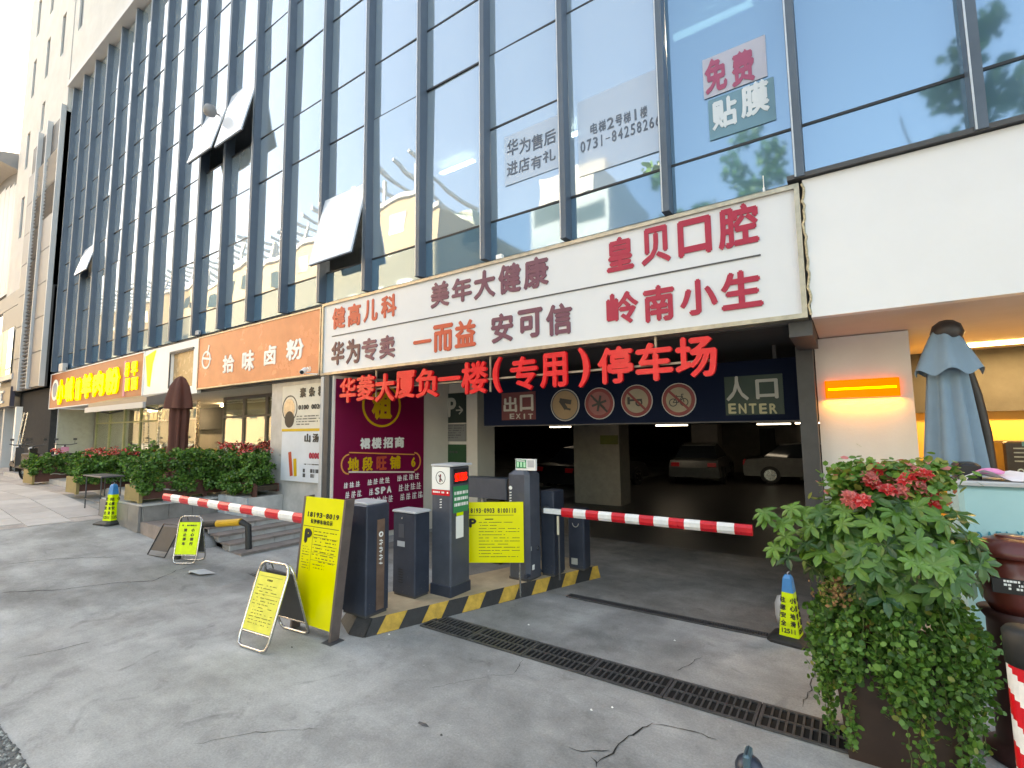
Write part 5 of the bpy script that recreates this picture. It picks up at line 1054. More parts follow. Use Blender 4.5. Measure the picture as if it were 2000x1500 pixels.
hedge_planter((-10.45, 5.02), 1.02, .5, 0., .802, .22, .60, 'shortest hedge box, in front of the white menu poster', 25, 8000, 60, 1, .05)
a = gp(125, 965, .70); hedge_planter((-14.7, 3.75), 2.6, .6, math.radians(93), .66, .40, .48, 'middle hedge box, behind the small black table', 22, 13000, 260, 2, .055)
a = gp(40, 943, .70); hedge_planter((-19.4, 3.95), 2.6, .7, math.radians(94), .62, .42, .46, 'farthest hedge box, beside the parked scooters', 23, 11000, 200, 2, .06)
# loose leafy twigs standing taller out of the middle box
def twig_plant(x, y, z, h, n, label, seed, cat='plant', cols=(0, 1, 2)):
    R = random.Random(seed); t = thing('potted_plant', label, cat, (x, y, z)); st = MB(); pts = []
    for i in range(n):
        a = R.uniform(0, 6.28); b = Vector((x+math.cos(a)*h*R.uniform(.15, .5), y+math.sin(a)*h*R.uniform(.15, .5), z+h*R.uniform(.6, 1))); st.tube([(x, y, z), ((x+b.x)/2, (y+b.y)/2, z+(b.z-z)*.6), b], [.012, .009, .004], 5)
        for k in range(6): pts.append(Vector((x, y, z)).lerp(b, .4+.12*k))
    part('stem', st, M('green stem', (.09, .13, .03, 1), .6, var=.2), t); PA = np.array([tuple(p) for p in pts])
    def fn(n, RR): return PA[RR.integers(0, len(PA), n)]+RR.normal(size=(n, 3))*.06
    o = link('foliage', leaves(fn, n*60, .09, [LEAF[i] for i in cols], (1,)*len(cols), 'hex', seed, .3), t); o.location = (-x, -y, -z); o['kind'] = 'stuff'
twig_plant(-15.1, 5.1, .9, .95, 9, 'bushy green pot plant standing by the shop window behind the middle hedge box', 4); twig_plant(-13.3, 5.9, .76, .8, 7, 'leafy green pot plant behind the longest hedge box near the shop door', 5); twig_plant(-10.3, 6.2, .76, .85, 7, 'low leafy pot plant between the longest hedge box and the white menu poster', 6)
# ---- folding table
c = (-12.35, 3.78); z = gz(-12.35)+.01; tb = thing('folding_table', 'small black folding table in front of the middle hedge box', 'table', (c[0], c[1], z))
a = at(172, 897, 4.0); tx0, tx1, ty0, ty1 = -13.6, -12.5, 3.55, 3.95; tz = 1.17; zf = gz(-13)
mb = MB(); mb.bbox((tx0, ty0, tz-.025), (tx1, ty1, tz), .006); part('tabletop', mb, m_dgrey, tb)
for x in (tx0+.1, tx1-.1):
    for y in (ty0+.04, ty1-.04): mb = MB(); mb.tube([(x, y, gz(x)+.012), (x, y, tz-.026)], .014, 6); part('leg', mb, m_dgrey, tb)
mb = MB(); mb.tube([(tx0+.1, ty0+.04, zf+.25), (tx1-.1, ty0+.04, zf+.22)], .010, 6); mb.tube([(tx0+.1, ty1-.04, zf+.25), (tx1-.1, ty1-.04, zf+.22)], .010, 6); part('stretcher', mb, m_dgrey, tb)
# ---- closed parasols
def folded_cloth(mb, c, prof, folds, amp, seg=96, m=None, ph=0., tilt=(0, 0)):
    V = []
    for r, z in prof:
        for k in range(seg):
            a = 6.2832*k/seg; rr = r*(1-amp*(.5+.5*math.cos(folds*a+ph+.5*math.sin(a*2)))); tz = (z-prof[0][1]); V.append((c[0]+rr*math.cos(a)+tilt[0]*tz, c[1]+rr*math.sin(a)+tilt[1]*tz, c[2]+z+.006*math.sin(5*a)))
    n = len(prof); mb.add(V, [(i*seg+k, i*seg+(k+1) % seg, (i+1)*seg+(k+1) % seg, (i+1)*seg+k) for i in range(n-1) for k in range(seg)], m, True)
br = thing('brown_parasol', 'closed dark brown parasol standing by the left shop door', 'parasol', (-12.2, 4.75, .75)); m_brn = M('brown parasol cloth', (.105, .035, .025, 1), .85, var=.15, scale=4)
pt = at(354, 735, 4.75); bx_ = pt.x
mb = MB(); folded_cloth(mb, (bx_, 4.75, 0), [(.24, .85), (.25, 1.2), (.20, 1.6), (.19, 2.0), (.20, 2.4), (.17, pt.z-.3)], 7, .35); part('cloth', mb, m_brn, br)
mb = MB(); folded_cloth(mb, (bx_, 4.75, 0), [(.30, pt.z-.72), (.27, pt.z-.5), (.20, pt.z-.22), (.11, pt.z-.06), (.03, pt.z)], 5, .28); part('top_flap', mb, m_brn, br)
mb = MB(); mb.tube([(bx_, 4.75, .75), (bx_, 4.75, pt.z)], .025, 10); part('pole', mb, m_dgrey, br); mb = MB(); mb.lathe((bx_, 4.75, .752), [(.28, 0), (.28, .05), (.06, .09), (.05, .2)], 20); part('base', mb, m_dgrey, br)
# right: blue grey parasol with curved arm
bp_ = thing('blue_parasol', 'closed grey blue cantilever parasol with a curved dark arm in front of the lit recess', 'parasol', (1.0, 6.2, 0)); m_bcl = M('grey blue parasol cloth', (.17, .255, .33, 1), .8, var=.10, scale=3)
YU = 5.75; tp = at(1842, 655, YU); bt = at(1868, 940, YU); l_, r_ = at(1800, 930, YU).x, at(1940, 930, YU).x; cxb = (l_+r_)/2; rb = (r_-l_)/2*1.02
mb = MB(); V = []; seg = 120; rows_ = 14
for i in range(rows_+1):
    t = i/rows_; z = tp.z+(bt.z-tp.z)*t; cx = tp.x+(cxb-tp.x)*t; rr = .10+(rb-.10)*(t**.85)
    for k in range(seg): a = 6.2832*k/seg; q = rr*(1-.30*(.5+.5*math.cos(8*a+.6*math.sin(a)))*min(1, t*2+.15)); V.append((cx+q*math.cos(a), YU+q*.8*math.sin(a), z+(.03*math.cos(8*a) if i == rows_ else 0)))
mb.add(V, [(i*seg+k, (i+1)*seg+k, (i+1)*seg+(k+1) % seg, i*seg+(k+1) % seg) for i in range(rows_) for k in range(seg)], None, True); part('cloth', mb, m_bcl, bp_)
mb = MB(); V = []
for i in range(6):
    t = i/5; z = tp.z+.08-(.42*t); rr = .05+.20*t**.8
    for k in range(64): a = 6.2832*k/64; q = rr*(1-.12*(.5+.5*math.cos(6*a))); V.append((tp.x+.01*t+q*math.cos(a), YU+q*.85*math.sin(a), z-.03*math.cos(6*a)*t))
mb.add(V, [(i*64+k, (i+1)*64+k, (i+1)*64+(k+1) % 64, i*64+(k+1) % 64) for i in range(5) for k in range(64)], None, True); part('vent_flap', mb, m_bcl, bp_)
arm = [at(1846, 660, YU), at(1852, 640, YU), at(1866, 634, YU), at(1878, 655, YU), at(1895, 700, YU), at(1920, 770, YU), at(1940, 850, YU), at(1952, 930, YU), at(1957, 1020, YU)]
arm[-1].z = 0; arm = [Vector((p.x, YU+.28, p.z)) if i > 3 else Vector((p.x, YU+.1*i*.7, p.z)) for i, p in enumerate(arm)]
mb = MB(); mb.tube(arm, .045, 10); part('arm', mb, M('grey brown arm', (.045, .038, .038, 1), .45, .3, var=.2), bp_); mb = MB(); mb.lathe((tp.x+.03, YU+.02, tp.z+.02), [(.09, -.08), (.12, 0), (.10, .07), (.05, .11), (.01, .12)], 18); part('hub', mb, M('grey brown arm'  , 0), bp_)
# amber wall lamp
la = at(1612, 775, YR); lb_ = at(1757, 740, YR); al = thing('amber_wall_lamp', 'long glowing amber box lamp on the white pillar', 'lamp', ((la.x+lb_.x)/2, YR, 2.45)); zt2 = at(1685, 741, YR).z; zb2 = at(1685, 776, YR).z; x0, x1 = at(1612, 760, YR).x, at(1757, 757, YR).x
mb = MB(); mb.bbox((x0, YR-.075, zb2), (x1, YR-.002, zt2), .006); part('case', mb, m_amber, al); zc2 = (zt2+zb2)/2; mb = MB(); mb.box((x0+.03, YR-.079, zc2-.012), (x1-.03, YR-.0755, zc2+.010)); part('lit_strip', mb, m_amber2, al)
ll = bpy.data.lights.new('amber_glow', 'AREA'); ll.shape = 'RECTANGLE'; ll.size = x1-x0; ll.size_y = .05; ll.energy = .55; ll.color = (1, .40, .05); lo = bpy.data.objects.new('amber_glow', ll); COL.objects.link(lo); lo.location = ((x0+x1)/2, YR-.05, zb2-.012); lo.rotation_euler = (0, 0, 0)
# recess lamp (warm downlight lighting the ochre wall)
rlp = bpy.data.lights.new('recess_lamp', 'AREA'); rlp.shape = 'RECTANGLE'; rlp.size = 1.6; rlp.size_y = .2; rlp.energy = 15; rlp.color = (1, .72, .38); ro = bpy.data.objects.new('recess_lamp', rlp); COL.objects.link(ro); ro.location = (1.9, 8.55, 3.0)
mb = MB(); mb.box((1.1, 8.45, 3.03), (2.7, 8.65, 3.058)); solo('recess_light', mb, ledmat('recess tube', (1, .7, .3, 1), 4), 'warm strip lamp at the ceiling of the ochre recess', 'lamp')
# coffee machine like appliance on a counter in the recess
cm = thing('coffee_machine', 'dark brown drinks machine with vents and round gauges at the right edge', 'appliance', (1.75, 7.6, 0)); m_cm = M('dark brown enamel', (.06, .04, .032, 1), .35, .3, var=.2)
Yc = 7.6; x0 = at(1962, 900, Yc).x; z1_ = at(1975, 862, Yc).z; z0_ = at(1975, 945, Yc).z
mb = MB(); mb.bbox((x0, Yc, z0_), (x0+.9, Yc+.5, z1_), .02); part('body', mb, m_cm, cm); Fm = Frame((x0, Yc, z0_), UX, UZ); hm = z1_-z0_; mb = MB()
for r in range(4):
    for c_ in range(5): mb.fbox(Fm, .08+c_*.13, hm*(.52+r*.10), .001, .18+c_*.13, hm*(.55+r*.10), .008, m_alu)
for c_ in range(5): mb.fdisc(Fm, .12+c_*.12, hm*.30, .03, .001, .010, m=m_steel, r0=.015); mb.fdisc(Fm, .12+c_*.12, hm*.12, .02, .001, .012, m=m_lgrey)
mb.fbox(Fm, .15, hm*.93-.02, .001, .5, hm*.93+.03, .006, M('lit teal readout', (.1, .3, .3, 1), .3, var=0)); part('controls', mb, None, cm); mb = MB(); mb.box((x0-.05, Yc-.05, 0), (x0+1, Yc+.55, z0_-.002)); part('counter', mb, m_wood, cm)
# aqua drinks freezer with lettering
fz = thing('drinks_counter', 'pale aqua drinks counter with teal letters behind the brown bin', 'counter', (1.2, 5.2, 0)); m_aq = M('pale aqua enamel', (.33, .58, .62, 1), .3, var=.03)
YF = 5.05; fx0 = at(1872, 960, YF).x; fz1 = at(1885, 948, YF).z
mb = MB(); mb.bbox((fx0, YF, .05), (fx0+1.5, YF+.6, fz1), .03); part('cabinet', mb, m_aq, fz); mb = MB(); mb.bbox((fx0-.02, YF-.02, fz1+.002), (fx0+1.52, YF+.62, fz1+.035), .01); part('worktop', mb, m_lgrey, fz)
for c_, xa_, xb_, yt_, yb2_ in (('O', 1905, 1918, 1038, 1056), ('A', 1926, 1940, 1038, 1056), ('T', 1945, 1956, 1038, 1056), ('L', 1965, 1975, 1038, 1056), ('Y', 1986, 2000, 1038, 1058)): mb = MB(); pxchar(mb, YF-.002, c_, xa_, xb_, yt_, yb2_, depth=.004, bold=.04); part('letter', mb, M('teal letter', (.01, .22, .30, 1), .4, var=0), fz)
mb = MB(); mb.bbox((fx0+.02, YF+.1, fz1+.037), (fx0+.16, YF+.4, fz1+.16), .02); solo('black_tray', mb, m_black, 'black box on the left end of the aqua counter', 'box')
cl = MB(); V = []; R = random.Random(4); c0 = at(1950, 962, YF)
for i in range(9):
    for j in range(7): V.append((c0.x-.17+i*.05, YF+.0+j*.06, fz1+.04+.045*math.sin(i*.9+j)*math.cos(j*.8)+.05*max(0, 1-((i-4)/4)**2)))
cl.add(V, [(j+i*7, j+1+i*7, j+8+i*7, j+7+i*7)[::-1] for i in range(8) for j in range(6)], None, True); clo = solo('crumpled_cloth', cl, M('white cloth', (.75, .72, .76, 1), .8, var=.05), 'crumpled white and pink cloth lying on the aqua counter', 'cloth')
mb = MB(); mb.lathe((c0.x-.02, YF+.08, fz1+.08), [(.01, 0), (.05, .01), (.055, .025), (.03, .045), (.01, .05)], 16, sx=1.5); part('pink_fold', mb, M('pink cloth', (.75, .25, .50, 1), .7, var=.2), clo)
# brown urn shaped bin on a column
ur = thing('brown_bin', 'brown red urn shaped litter bin with a lid, standing right of the flower pot', 'bin', (.95, 4.4, 0)); m_urn = M('oxblood enamel', (.13, .025, .020, 1), .32, var=.12, scale=3, coat=.3)
uc = (at(1978, 1100, 4.35).x, 4.35, 0); zl = at(1975, 1045, 4.35).z
rad = uc[0]-at(1905, 1130, 4.35).x
mb = MB(); mb.lathe(uc, [(.10, .86), (rad*.62, .84), (rad*.85, .92), (rad*.95, 1.02), (rad*.90, 1.12), (rad*.74, 1.17), (rad*.70, 1.19)], 32); part('bowl', mb, m_urn, ur)
mb = MB(); mb.lathe(uc, [(rad*.72, 1.192), (rad*1.02, 1.20), (rad*1.06, 1.225), (rad*1.0, 1.245), (rad*.7, 1.29), (rad*.35, 1.315), (rad*.33, zl-.045), (rad*.40, zl-.04), (rad*.40, zl-.005), (rad*.36, zl)], 32); part('lid', mb, m_urn, ur)
mb = MB(); mb.lathe(uc, [(.22, 0), (.22, .04), (.17, .06), (.155, .10), (.15, .80), (.19, .86)], 28); part('column', mb, M('dull maroon', (.055, .018, .018, 1), .5, var=.2), ur)
Fu = Frame((uc[0]-.13, 4.35-rad*.93-.004, 1.0), UX, UZ); mb = MB(); mb.fbox(Fu, 0, 0, -.03, .17, .085, .002, m_black); bars(mb, Fu, .05, .16, .012, .08, .013, .008, n=.003, seed=3, m=m_wprint); part('label', mb, None, ur)
# red and white bollard
cb = (at(1990, 1300, 3.45).x+.04, 3.45, 0); bo = thing('striped_bollard', 'worn red and white banded bollard with black collar at the right edge', 'bollard', cb); zt3 = at(1985, 1225, 3.45).z
ra = .085; mb = MB(); mb.lathe(cb, [(ra*1.05, zt3-.17), (ra*1.08, zt3-.02), (ra*.9, zt3)], 24); part('collar', mb, m_rubber, bo)
mb = MB(); seg = 24; n_ = 80; zA, zB = .25, zt3-.172
for i in range(n_):
    for k in range(seg):
        z_a = zA+(zB-zA)*i/n_; z_b = zA+(zB-zA)*(i+1)/n_; a0 = 6.2832*k/seg; a1 = 6.2832*(k+1)/seg
        sh = .12*(k/seg)*4
        m_ = m_red if int((i/n_*5+(k/seg)*4)) % 2 else m_wtape
        mb.add([(cb[0]+ra*math.cos(a0), cb[1]+ra*math.sin(a0), z_a), (cb[0]+ra*math.cos(a1), cb[1]+ra*math.sin(a1), z_a), (cb[0]+ra*math.cos(a1), cb[1]+ra*math.sin(a1), z_b), (cb[0]+ra*math.cos(a0), cb[1]+ra*math.sin(a0), z_b)], [(0, 1, 2, 3)], m_)
part('tape_band', mb, None, bo); mb = MB(); mb.lathe(cb, [(ra*1.6, 0), (ra*1.6, .05), (ra*1.15, .1), (ra*1.05, .249)], 24); part('base', mb, m_rubber, bo)
# ================================================================== BIG FLOWER POT (foreground right)
pc = Vector((.14, 4.02, 0)); bpot = thing('flower_pot', 'big square pot overflowing with palmate leaves, red flowers and trailing vines in the foreground', 'plant', tuple(pc))
m_pot = M('dark brown pot', (.045, .024, .018, 1), .45, var=.25, scale=4)
mb = MB(); mb.hexa([(pc.x-.27, pc.y-.25, 0), (pc.x+.27, pc.y-.25, 0), (pc.x+.27, pc.y+.25, 0), (pc.x-.27, pc.y+.25, 0), (pc.x-.32, pc.y-.3, .62), (pc.x+.32, pc.y-.3, .62), (pc.x+.32, pc.y+.3, .62), (pc.x-.32, pc.y+.3, .62)]); part('pot', mb, m_pot, bpot)
mb = MB(); mb.box((pc.x-.3, pc.y-.28, .621), (pc.x+.3, pc.y+.28, .66)); part('soil', mb, m_dirt, bpot)
def leaf_mesh(nlf, L_, w, seed, mt):
    R = random.Random(seed); mb = MB()
    for k in range(nlf):
        a = (k-(nlf-1)/2)*(math.radians(300)/max(nlf-1, 1)) if nlf > 1 else 0; l = L_*(1-.25*abs(k-(nlf-1)/2)/max(nlf, 1))*R.uniform(.9, 1.1)
        d = Vector((math.cos(a), math.sin(a), 0)); s = Vector((-d.y, d.x, 0)); dr = R.uniform(-.35, .12)
        pts = [Vector((0, 0, 0)), d*l*.35+s*w*.42+Vector((0, 0, .05*l)), d*l*.7+s*w*.5+Vector((0, 0, .03*l+dr*l*.5)), d*l+Vector((0, 0, dr*l-.06*l)), d*l*.7-s*w*.5+Vector((0, 0, .03*l+dr*l*.5)), d*l*.35-s*w*.42+Vector((0, 0, .05*l)), d*l*.35, d*l*.7+Vector((0, 0, dr*l*.5-.01*l))]
        mb.add(pts, [(0, 6, 1), (6, 7, 2, 1), (7, 3, 2), (0, 5, 6), (6, 5, 4, 7), (7, 4, 3)], None, False)
    return mb.mesh('leaf', mt)
PLEAF = [leafmat('palm leaf deep', (.025, .07, .018, 1), .2, .35), leafmat('palm leaf green', (.045, .125, .025, 1), .2, .35), leafmat('palm leaf light', (.075, .185, .03, 1), .25, .35), leafmat('palm leaf fresh', (.12, .25, .045, 1), .3, .35), leafmat('palm leaf cool', (.04, .115, .05, 1), .2, .35)]
pal = [leaf_mesh(n_, .118, .046, i, PLEAF[c_]) for i, (n_, c_) in enumerate(((7, 1), (7, 2), (6, 0), (7, 3), (6, 4), (7, 1)))]
def orient(nv, spin):
    nv = Vector(nv).normalized(); q = nv.to_track_quat('Z', 'Y'); return (q @ Matrix.Rotation(spin, 3, 'Z').to_quaternion()).to_euler()
R = random.Random(31); cnt = 0; inner = []
ZC = 1.22; RX, RY, RZ = .44, .38, .38
stems = MB()
for i in range(760):
    th = R.uniform(0, 2*math.pi); cz_ = R.uniform(-.75, 1); s_ = math.sqrt(1-cz_*cz_); rad_ = R.uniform(.78, 1.06) if i < 300 else R.uniform(.45, .8)
    x = pc.x+RX*rad_*s_*math.cos(th)*(1.0 if cz_ > -.3 else .85); y = pc.y+RY*rad_*s_*math.sin(th); z = ZC-.02+(RZ*rad_*cz_ if cz_ > 0 else .44*rad_*cz_)
    if R.random() < .10: x += R.choice((-.10, .03)); 
    nv = (s_*math.cos(th)*.8+R.gauss(0, .3), s_*math.sin(th)*.8-.25+R.gauss(0, .3), cz_*.5+.65+R.gauss(0, .25)); me = R.choice(pal[:4] if cz_ > -.2 else pal)
    if i < 300:
        o = link('leaf', me, bpot, (x-pc.x, y-pc.y, z)); o.rotation_euler = orient(nv, R.uniform(0, 6.28)); k_ = R.uniform(.7, 1.15); o.scale = (k_, k_, k_)
    else: inner.append((x, y, z, nv, me, R.uniform(0, 6.28)))
    if i % 4 == 0: stems.tube([(pc.x+R.uniform(-.1, .1), pc.y+R.uniform(-.1, .1), .66), ((pc.x+x)/2, (pc.y+y)/2, (z+.7)/2+.1), (x, y, z)], [.008, .006, .003], 5)
ms_ = MB()
for x, y, z, nv, me, sp_ in inner:
    Mx = Matrix.Translation((x, y, z)) @ orient(nv, sp_).to_matrix().to_4x4(); ms_.add([Mx @ v.co for v in me.vertices], [tuple(p.vertices) for p in me.polygons], me.materials[0])
part('inner_leaves', ms_, None, bpot, kind='stuff')
for (px, py, Y) in ((1508, 1020, 3.75), (1520, 1075, 3.8), (1560, 1000, 3.9), (1530, 1048, 3.85), (1880, 1080, 3.9)):     # shoots reaching out to the left
    e = at(px, py, Y); b = Vector((pc.x-.3 if px < 1700 else pc.x+.25, pc.y-.1, e.z-.18)); stems.tube([b, b.lerp(e, .5)+Vector((0, 0, .03)), e], [.006, .005, .003], 5)
    for k in range(3): o = link('leaf', R.choice(pal[1:4]), bpot, (e.x-pc.x+R.gauss(0, .03), e.y-pc.y+R.gauss(0, .02), e.z+R.gauss(0, .03))); o.rotation_euler = orient((-.3, -.6, .8), R.uniform(0, 6.28)); o.scale = (.8, .8, .8)
part('stem', stems, M('green stem', 0), bpot)
# flowers and upper small leaves
fc_ = [Vector((pc.x+.04+R.uniform(-.22, .24), pc.y+.14+R.uniform(-.16, .22), 0)) for _ in range(26)]
FA_ = np.array([(v.x, v.y, 1.57+.15*(1-((v.x-pc.x-.05)/.38)**2)) for v in fc_])
FB_ = np.array([(v.x+R.uniform(-.06, .06), v.y-.03, 1.53+.16*R.random())  for v in fc_])
def fnl(n, RR): return FB_[RR.integers(0, len(FB_), n)]+RR.normal(size=(n, 3))*np.array([.06, .05, .05])
o = link('small_foliage', leaves(fnl, 3600, .05, [LEAF[1], LEAF[2], LEAF[3], PETAL[1]], (3, 3.5, 2.2, .5), 'hex', 8, .7), bpot); o.location = -pc; o['kind'] = 'stuff'
for i in range(26):
    c_ = FA_[i % len(FA_)]; mb = MB(); RR = random.Random(i)
    for ring_, (rr0, n_) in enumerate(((.052, 9), (.034, 7), (.018, 5))):
        for k in range(n_):
            a = 6.283*k/n_+ring_*.4+RR.uniform(-.1, .1); d = Vector((math.cos(a), math.sin(a), 0)); s = Vector((-d.y, d.x, 0)); zz = .008+ring_*.014; c0 = Vector((0, 0, zz-.01))
            mb.add([c0, d*rr0*.6+s*rr0*.32+Vector((0, 0, zz+.008)), d*rr0+Vector((0, 0, zz+.004)), d*rr0*.6-s*rr0*.32+Vector((0, 0, zz+.008))], [(0, 1, 2, 3)], PETAL[i % 2] if (i+k) % 3 else PETAL[1])
    me = mb.mesh('flower', None); q = (c_[0]-pc.x, c_[1]-pc.y-.05*(i % 5)-.05, c_[2]+.0-.040*(i % 5)); o = link('flower', me, bpot, q); o.rotation_euler = orient((RR.gauss(0, .3), -.7+RR.gauss(0, .3), .8), 0); o.scale = (1.2,)*3
for i in range(14):
    c_ = FA_[i]; o = link('leaf', R.choice((pal[1], pal[3], pal[4])), bpot, (c_[0]-pc.x, c_[1]-pc.y, c_[2]-.02)); o.rotation_euler = orient((R.gauss(0, .4), -.4, .8), R.uniform(0, 6.28)); o.scale = (.6,)*3
# trailing vines
VN = MB(); VP = []
for i in range(105):
    th = R.uniform(math.pi*.80, math.pi*2.2); sx_ = .33*math.cos(th)+R.gauss(0, .02); sy_ = .33*math.sin(th); x, y, z = pc.x+sx_*.9, pc.y+sy_*.9, R.uniform(.68, 1.02)
    zend = R.choice((.66, .60, .56, .52, .48, .40, .30, .14)) if abs(math.cos(th)+.35) > .25 else R.uniform(.5, .65); pts = [(x, y, z)]; ox, oy = math.cos(th)*.11, math.sin(th)*.11-.02; zz = z; t = 0
    while zz > zend: t += 1; zz -= .05; e = min(t/4, 1); pts.append((x+ox*e+R.gauss(0, .008), y+oy*e+R.gauss(0, .008), zz))
    if len(pts) > 2: VN.tube(pts, .0025, 4, cap=False)
    for p in pts: VP += [p]*3
VP = np.array(VP); part('vine_stem', VN, M('green stem', 0), bpot, kind='stuff')
def fnv(n, RR): return VP[RR.integers(0, len(VP), n)]+RR.normal(size=(n, 3))*np.array([.022, .022, .022])
def fnv2(n, RR):
    p = VP[RR.integers(0, len(VP), n)]; p = p[p[:, 2] > .45]; return p+RR.normal(size=(len(p), 3))*np.array([.035, .03, .03])
o = link('vine_leaves', leaves(fnv, 5200, .033, [LEAF[0], LEAF[1], LEAF[2], LEAF[3]], (3, 5, 3.5, .8), 'hex', 12, -.1), bpot); o.location = -pc; o['kind'] = 'stuff'
o = link('vine_leaves', leaves(fnv2, 4200, .036, [LEAF[0], LEAF[1], LEAF[2]], (3, 5, 3), 'hex', 13, .1), bpot); o.location = -pc; o['kind'] = 'stuff'
def dry(n, RR): return np.array([pc.x-.27, pc.y-.28, .98])+RR.normal(size=(n, 3))*np.array([.05, .04, .04])
o = link('dry_leaves', leaves(dry, 220, .03, [M('dry brown leaf', (.22, .12, .05, 1), .8, var=.3), LEAF[3]], (3, 1), 'quad', 14, .1), bpot); o.location = -pc; o['kind'] = 'stuff'
# ================================================================== SMALL FITTINGS ON THE FACADE
def cctv(px, py, Y, label, s=1.):
    p = at(px, py, Y); t = thing('security_camera', label, 'camera', tuple(p)); d = Vector((.6, -.7, -.35)).normalized()
    mb = MB(); mb.tube([p, p+d*.20*s], .045*s, 12); part('housing', mb, m_white, t); mb = MB(); mb.tube([p+d*.201*s, p+d*.21*s], .036*s, 12); part('lens', mb, m_black, t); mb = MB(); mb.tube([p+d*.05, p+Vector((.0, .02, -.07*s)), Vector((p.x+.2, YS-.002, p.z-.09*s))], .012*s, 6); part('bracket', mb, m_white, t)
cctv(596, 722, YS-.12, 'white security camera at the lower right corner of the orange shop sign'); cctv(1238, 590, YS-.1, 'small camera fixed on the white sign above the red letters', .01) if False else None
def flood(px, py, Y, label, col=m_lgrey, s=1.):
    p = at(px, py, Y); t = thing('floodlight', label, 'lamp', tuple(p)); mb = MB(); mb.bbox((p.x-.14*s, Y-.08*s, p.z-.09*s), (p.x+.14*s, Y+.02, p.z+.09*s), .01); part('head', mb, col, t); mb = MB(); mb.tube([(p.x-.16*s, Y-.03, p.z), (p.x-.16*s, Y+.03, p.z-.16*s), (p.x+.16*s, Y+.03, p.z-.16*s), (p.x+.16*s, Y-.03, p.z)], .010, 6); part('yoke', mb, m_dgrey, t)
flood(127, 718, YS+.02, 'pale floodlight on top of the yellow letter sign', s=1.6); flood(388, 650, YS+.05, 'small white floodlight above the orange shop sign', s=.6)
p = at(410, 216, YG-.4); t = thing('dome_lamp', 'round grey lamp beside the two open windows high on the facade', 'lamp', tuple(p)); mb = MB(); mb.lathe(tuple(p), [(.02, -.15), (.12, -.1), (.15, 0), (.11, .11), (.02, .15)], 16); part('globe', mb, m_grey, t); mb = MB(); mb.tube([p, (p.x, YG, p.z)], .02, 6); part('bracket', mb, m_dgrey, t)
p = at(975, 492, YS); t = thing('sign_spotlight', 'small white spotlight on the top edge of the white tenant sign', 'lamp', tuple(p)); mb = MB(); mb.bbox((p.x-.05, YS-.02, 4.402), (p.x+.05, YS+.05, 4.47), .008); part('head', mb, m_white, t)
p = at(1492, 372, YS+.05); t = thing('antenna', 'thin white rod standing on the tenant sign near its right end', 'antenna', (p.x, YS+.05, 4.40)); mb = MB(); mb.tube([(p.x, YS+.06, 4.402), (p.x, YS+.06, 4.47)], .012, 8); mb.tube([(p.x, YS+.06, 4.47), (p.x, YS+.06, 4.60)], .005, 6); part('rod', mb, m_white, t)
# crinkled cable strip by the right edge of the sign
mb = MB(); R = random.Random(9); pts = [(-.236+R.gauss(0, .008), YS-.012+R.gauss(0, .004), 4.38-i*.045) for i in range(30)]; mb.tube(pts, .012, 5); solo('cable_sleeve', mb, M('crinkled foil', (.5, .42, .28, 1), .35, .5, var=.5, scale=40, bump=.5), 'crinkled foil covered cable hanging in the seam right of the tenant sign', 'cable')
# ================================================================== SCOOTERS at far left
def scooter(x, y, rot, label, col, top=None):
    z = gz(x)+.008; t = thing('scooter', label, 'scooter', (x, y, z), 'scooters parked beyond the hedge boxes'); t.rotation_euler = (0, 0, rot)
    def pt(name, mb, mt): o = bpy.data.objects.new(name, mb.mesh(name, mt)); COL.objects.link(o); o.parent = t
    for wx in (-.60, .62):
        mb = MB(); Fw = Frame((wx, -.05, .25), UX, UZ); mb.fdisc(Fw, 0, 0, .25, -.05, .05, m=m_rubber, r0=.17); mb.fdisc(Fw, 0, 0, .17, -.03, .03, m=m_steel); pt('wheel', mb, None)
    mb = MB(); mb.hexa([(-.75, -.14, .38), (-.05, -.16, .34), (-.05, .06, .34), (-.75, .04, .38), (-.82, -.12, .68), (-.08, -.14, .70), (-.08, .04, .70), (-.82, .02, .68)]); mb.box((-.06, -.15, .28), (.36, .05, .36)); mb.hexa([(.32, -.17, .3), (.46, -.14, .34), (.46, .04, .34), (.32, .07, .3), (.36, -.16, 1.0), (.46, -.12, .95), (.46, .02, .95), (.36, .06, 1.0)]); pt('body', mb, col)
    mb = MB(); mb.bbox((-.80, -.17, .70), (-.06, .07, .80), .03); pt('seat', mb, m_black)
    mb = MB(); mb.tube([(.40, -.05, 1.0), (.36, -.05, 1.08)], .03, 8); mb.tube([(.28, -.36, 1.12), (.38, -.2, 1.08), (.38, .1, 1.08), (.28, .26, 1.12)], .016, 6); pt('handlebar', mb, m_dgrey)
    mb = MB(); mb.lathe((.46, -.05, .98), [(.02, -.06), (.08, -.02), (.08, .04), (.02, .07)], 12); pt('headlight', mb, m_lgrey)
    mb = MB(); mb.hexa([(.46, -.12, .28), (.86, -.12, .36), (.86, .02, .36), (.46, .02, .28), (.46, -.11, .34), (.80, -.11, .52), (.80, .01, .52), (.46, .01, .40)]); pt('front_mudguard', mb, col)
    for s in (-.3, .2): mb = MB(); mb.tube([(.34, s, 1.1), (.30, s, 1.25)], .006, 5); mb.box((.28, s-.05, 1.24), (.30, s+.05, 1.31)); pt('mirror', mb, m_dgrey)
scooter(-21.6, 4.5, math.radians(200), 'black scooter parked beyond the farthest hedge box', m_black); scooter(-22.8, 5.4, math.radians(175), 'pink scooter with raised handlebar next to the black scooter', M('pink paint', (.55, .22, .35, 1), .35, var=.1)); scooter(-24.2, 4.6, math.radians(190), 'dark scooter at the left edge of the row', m_dgrey)
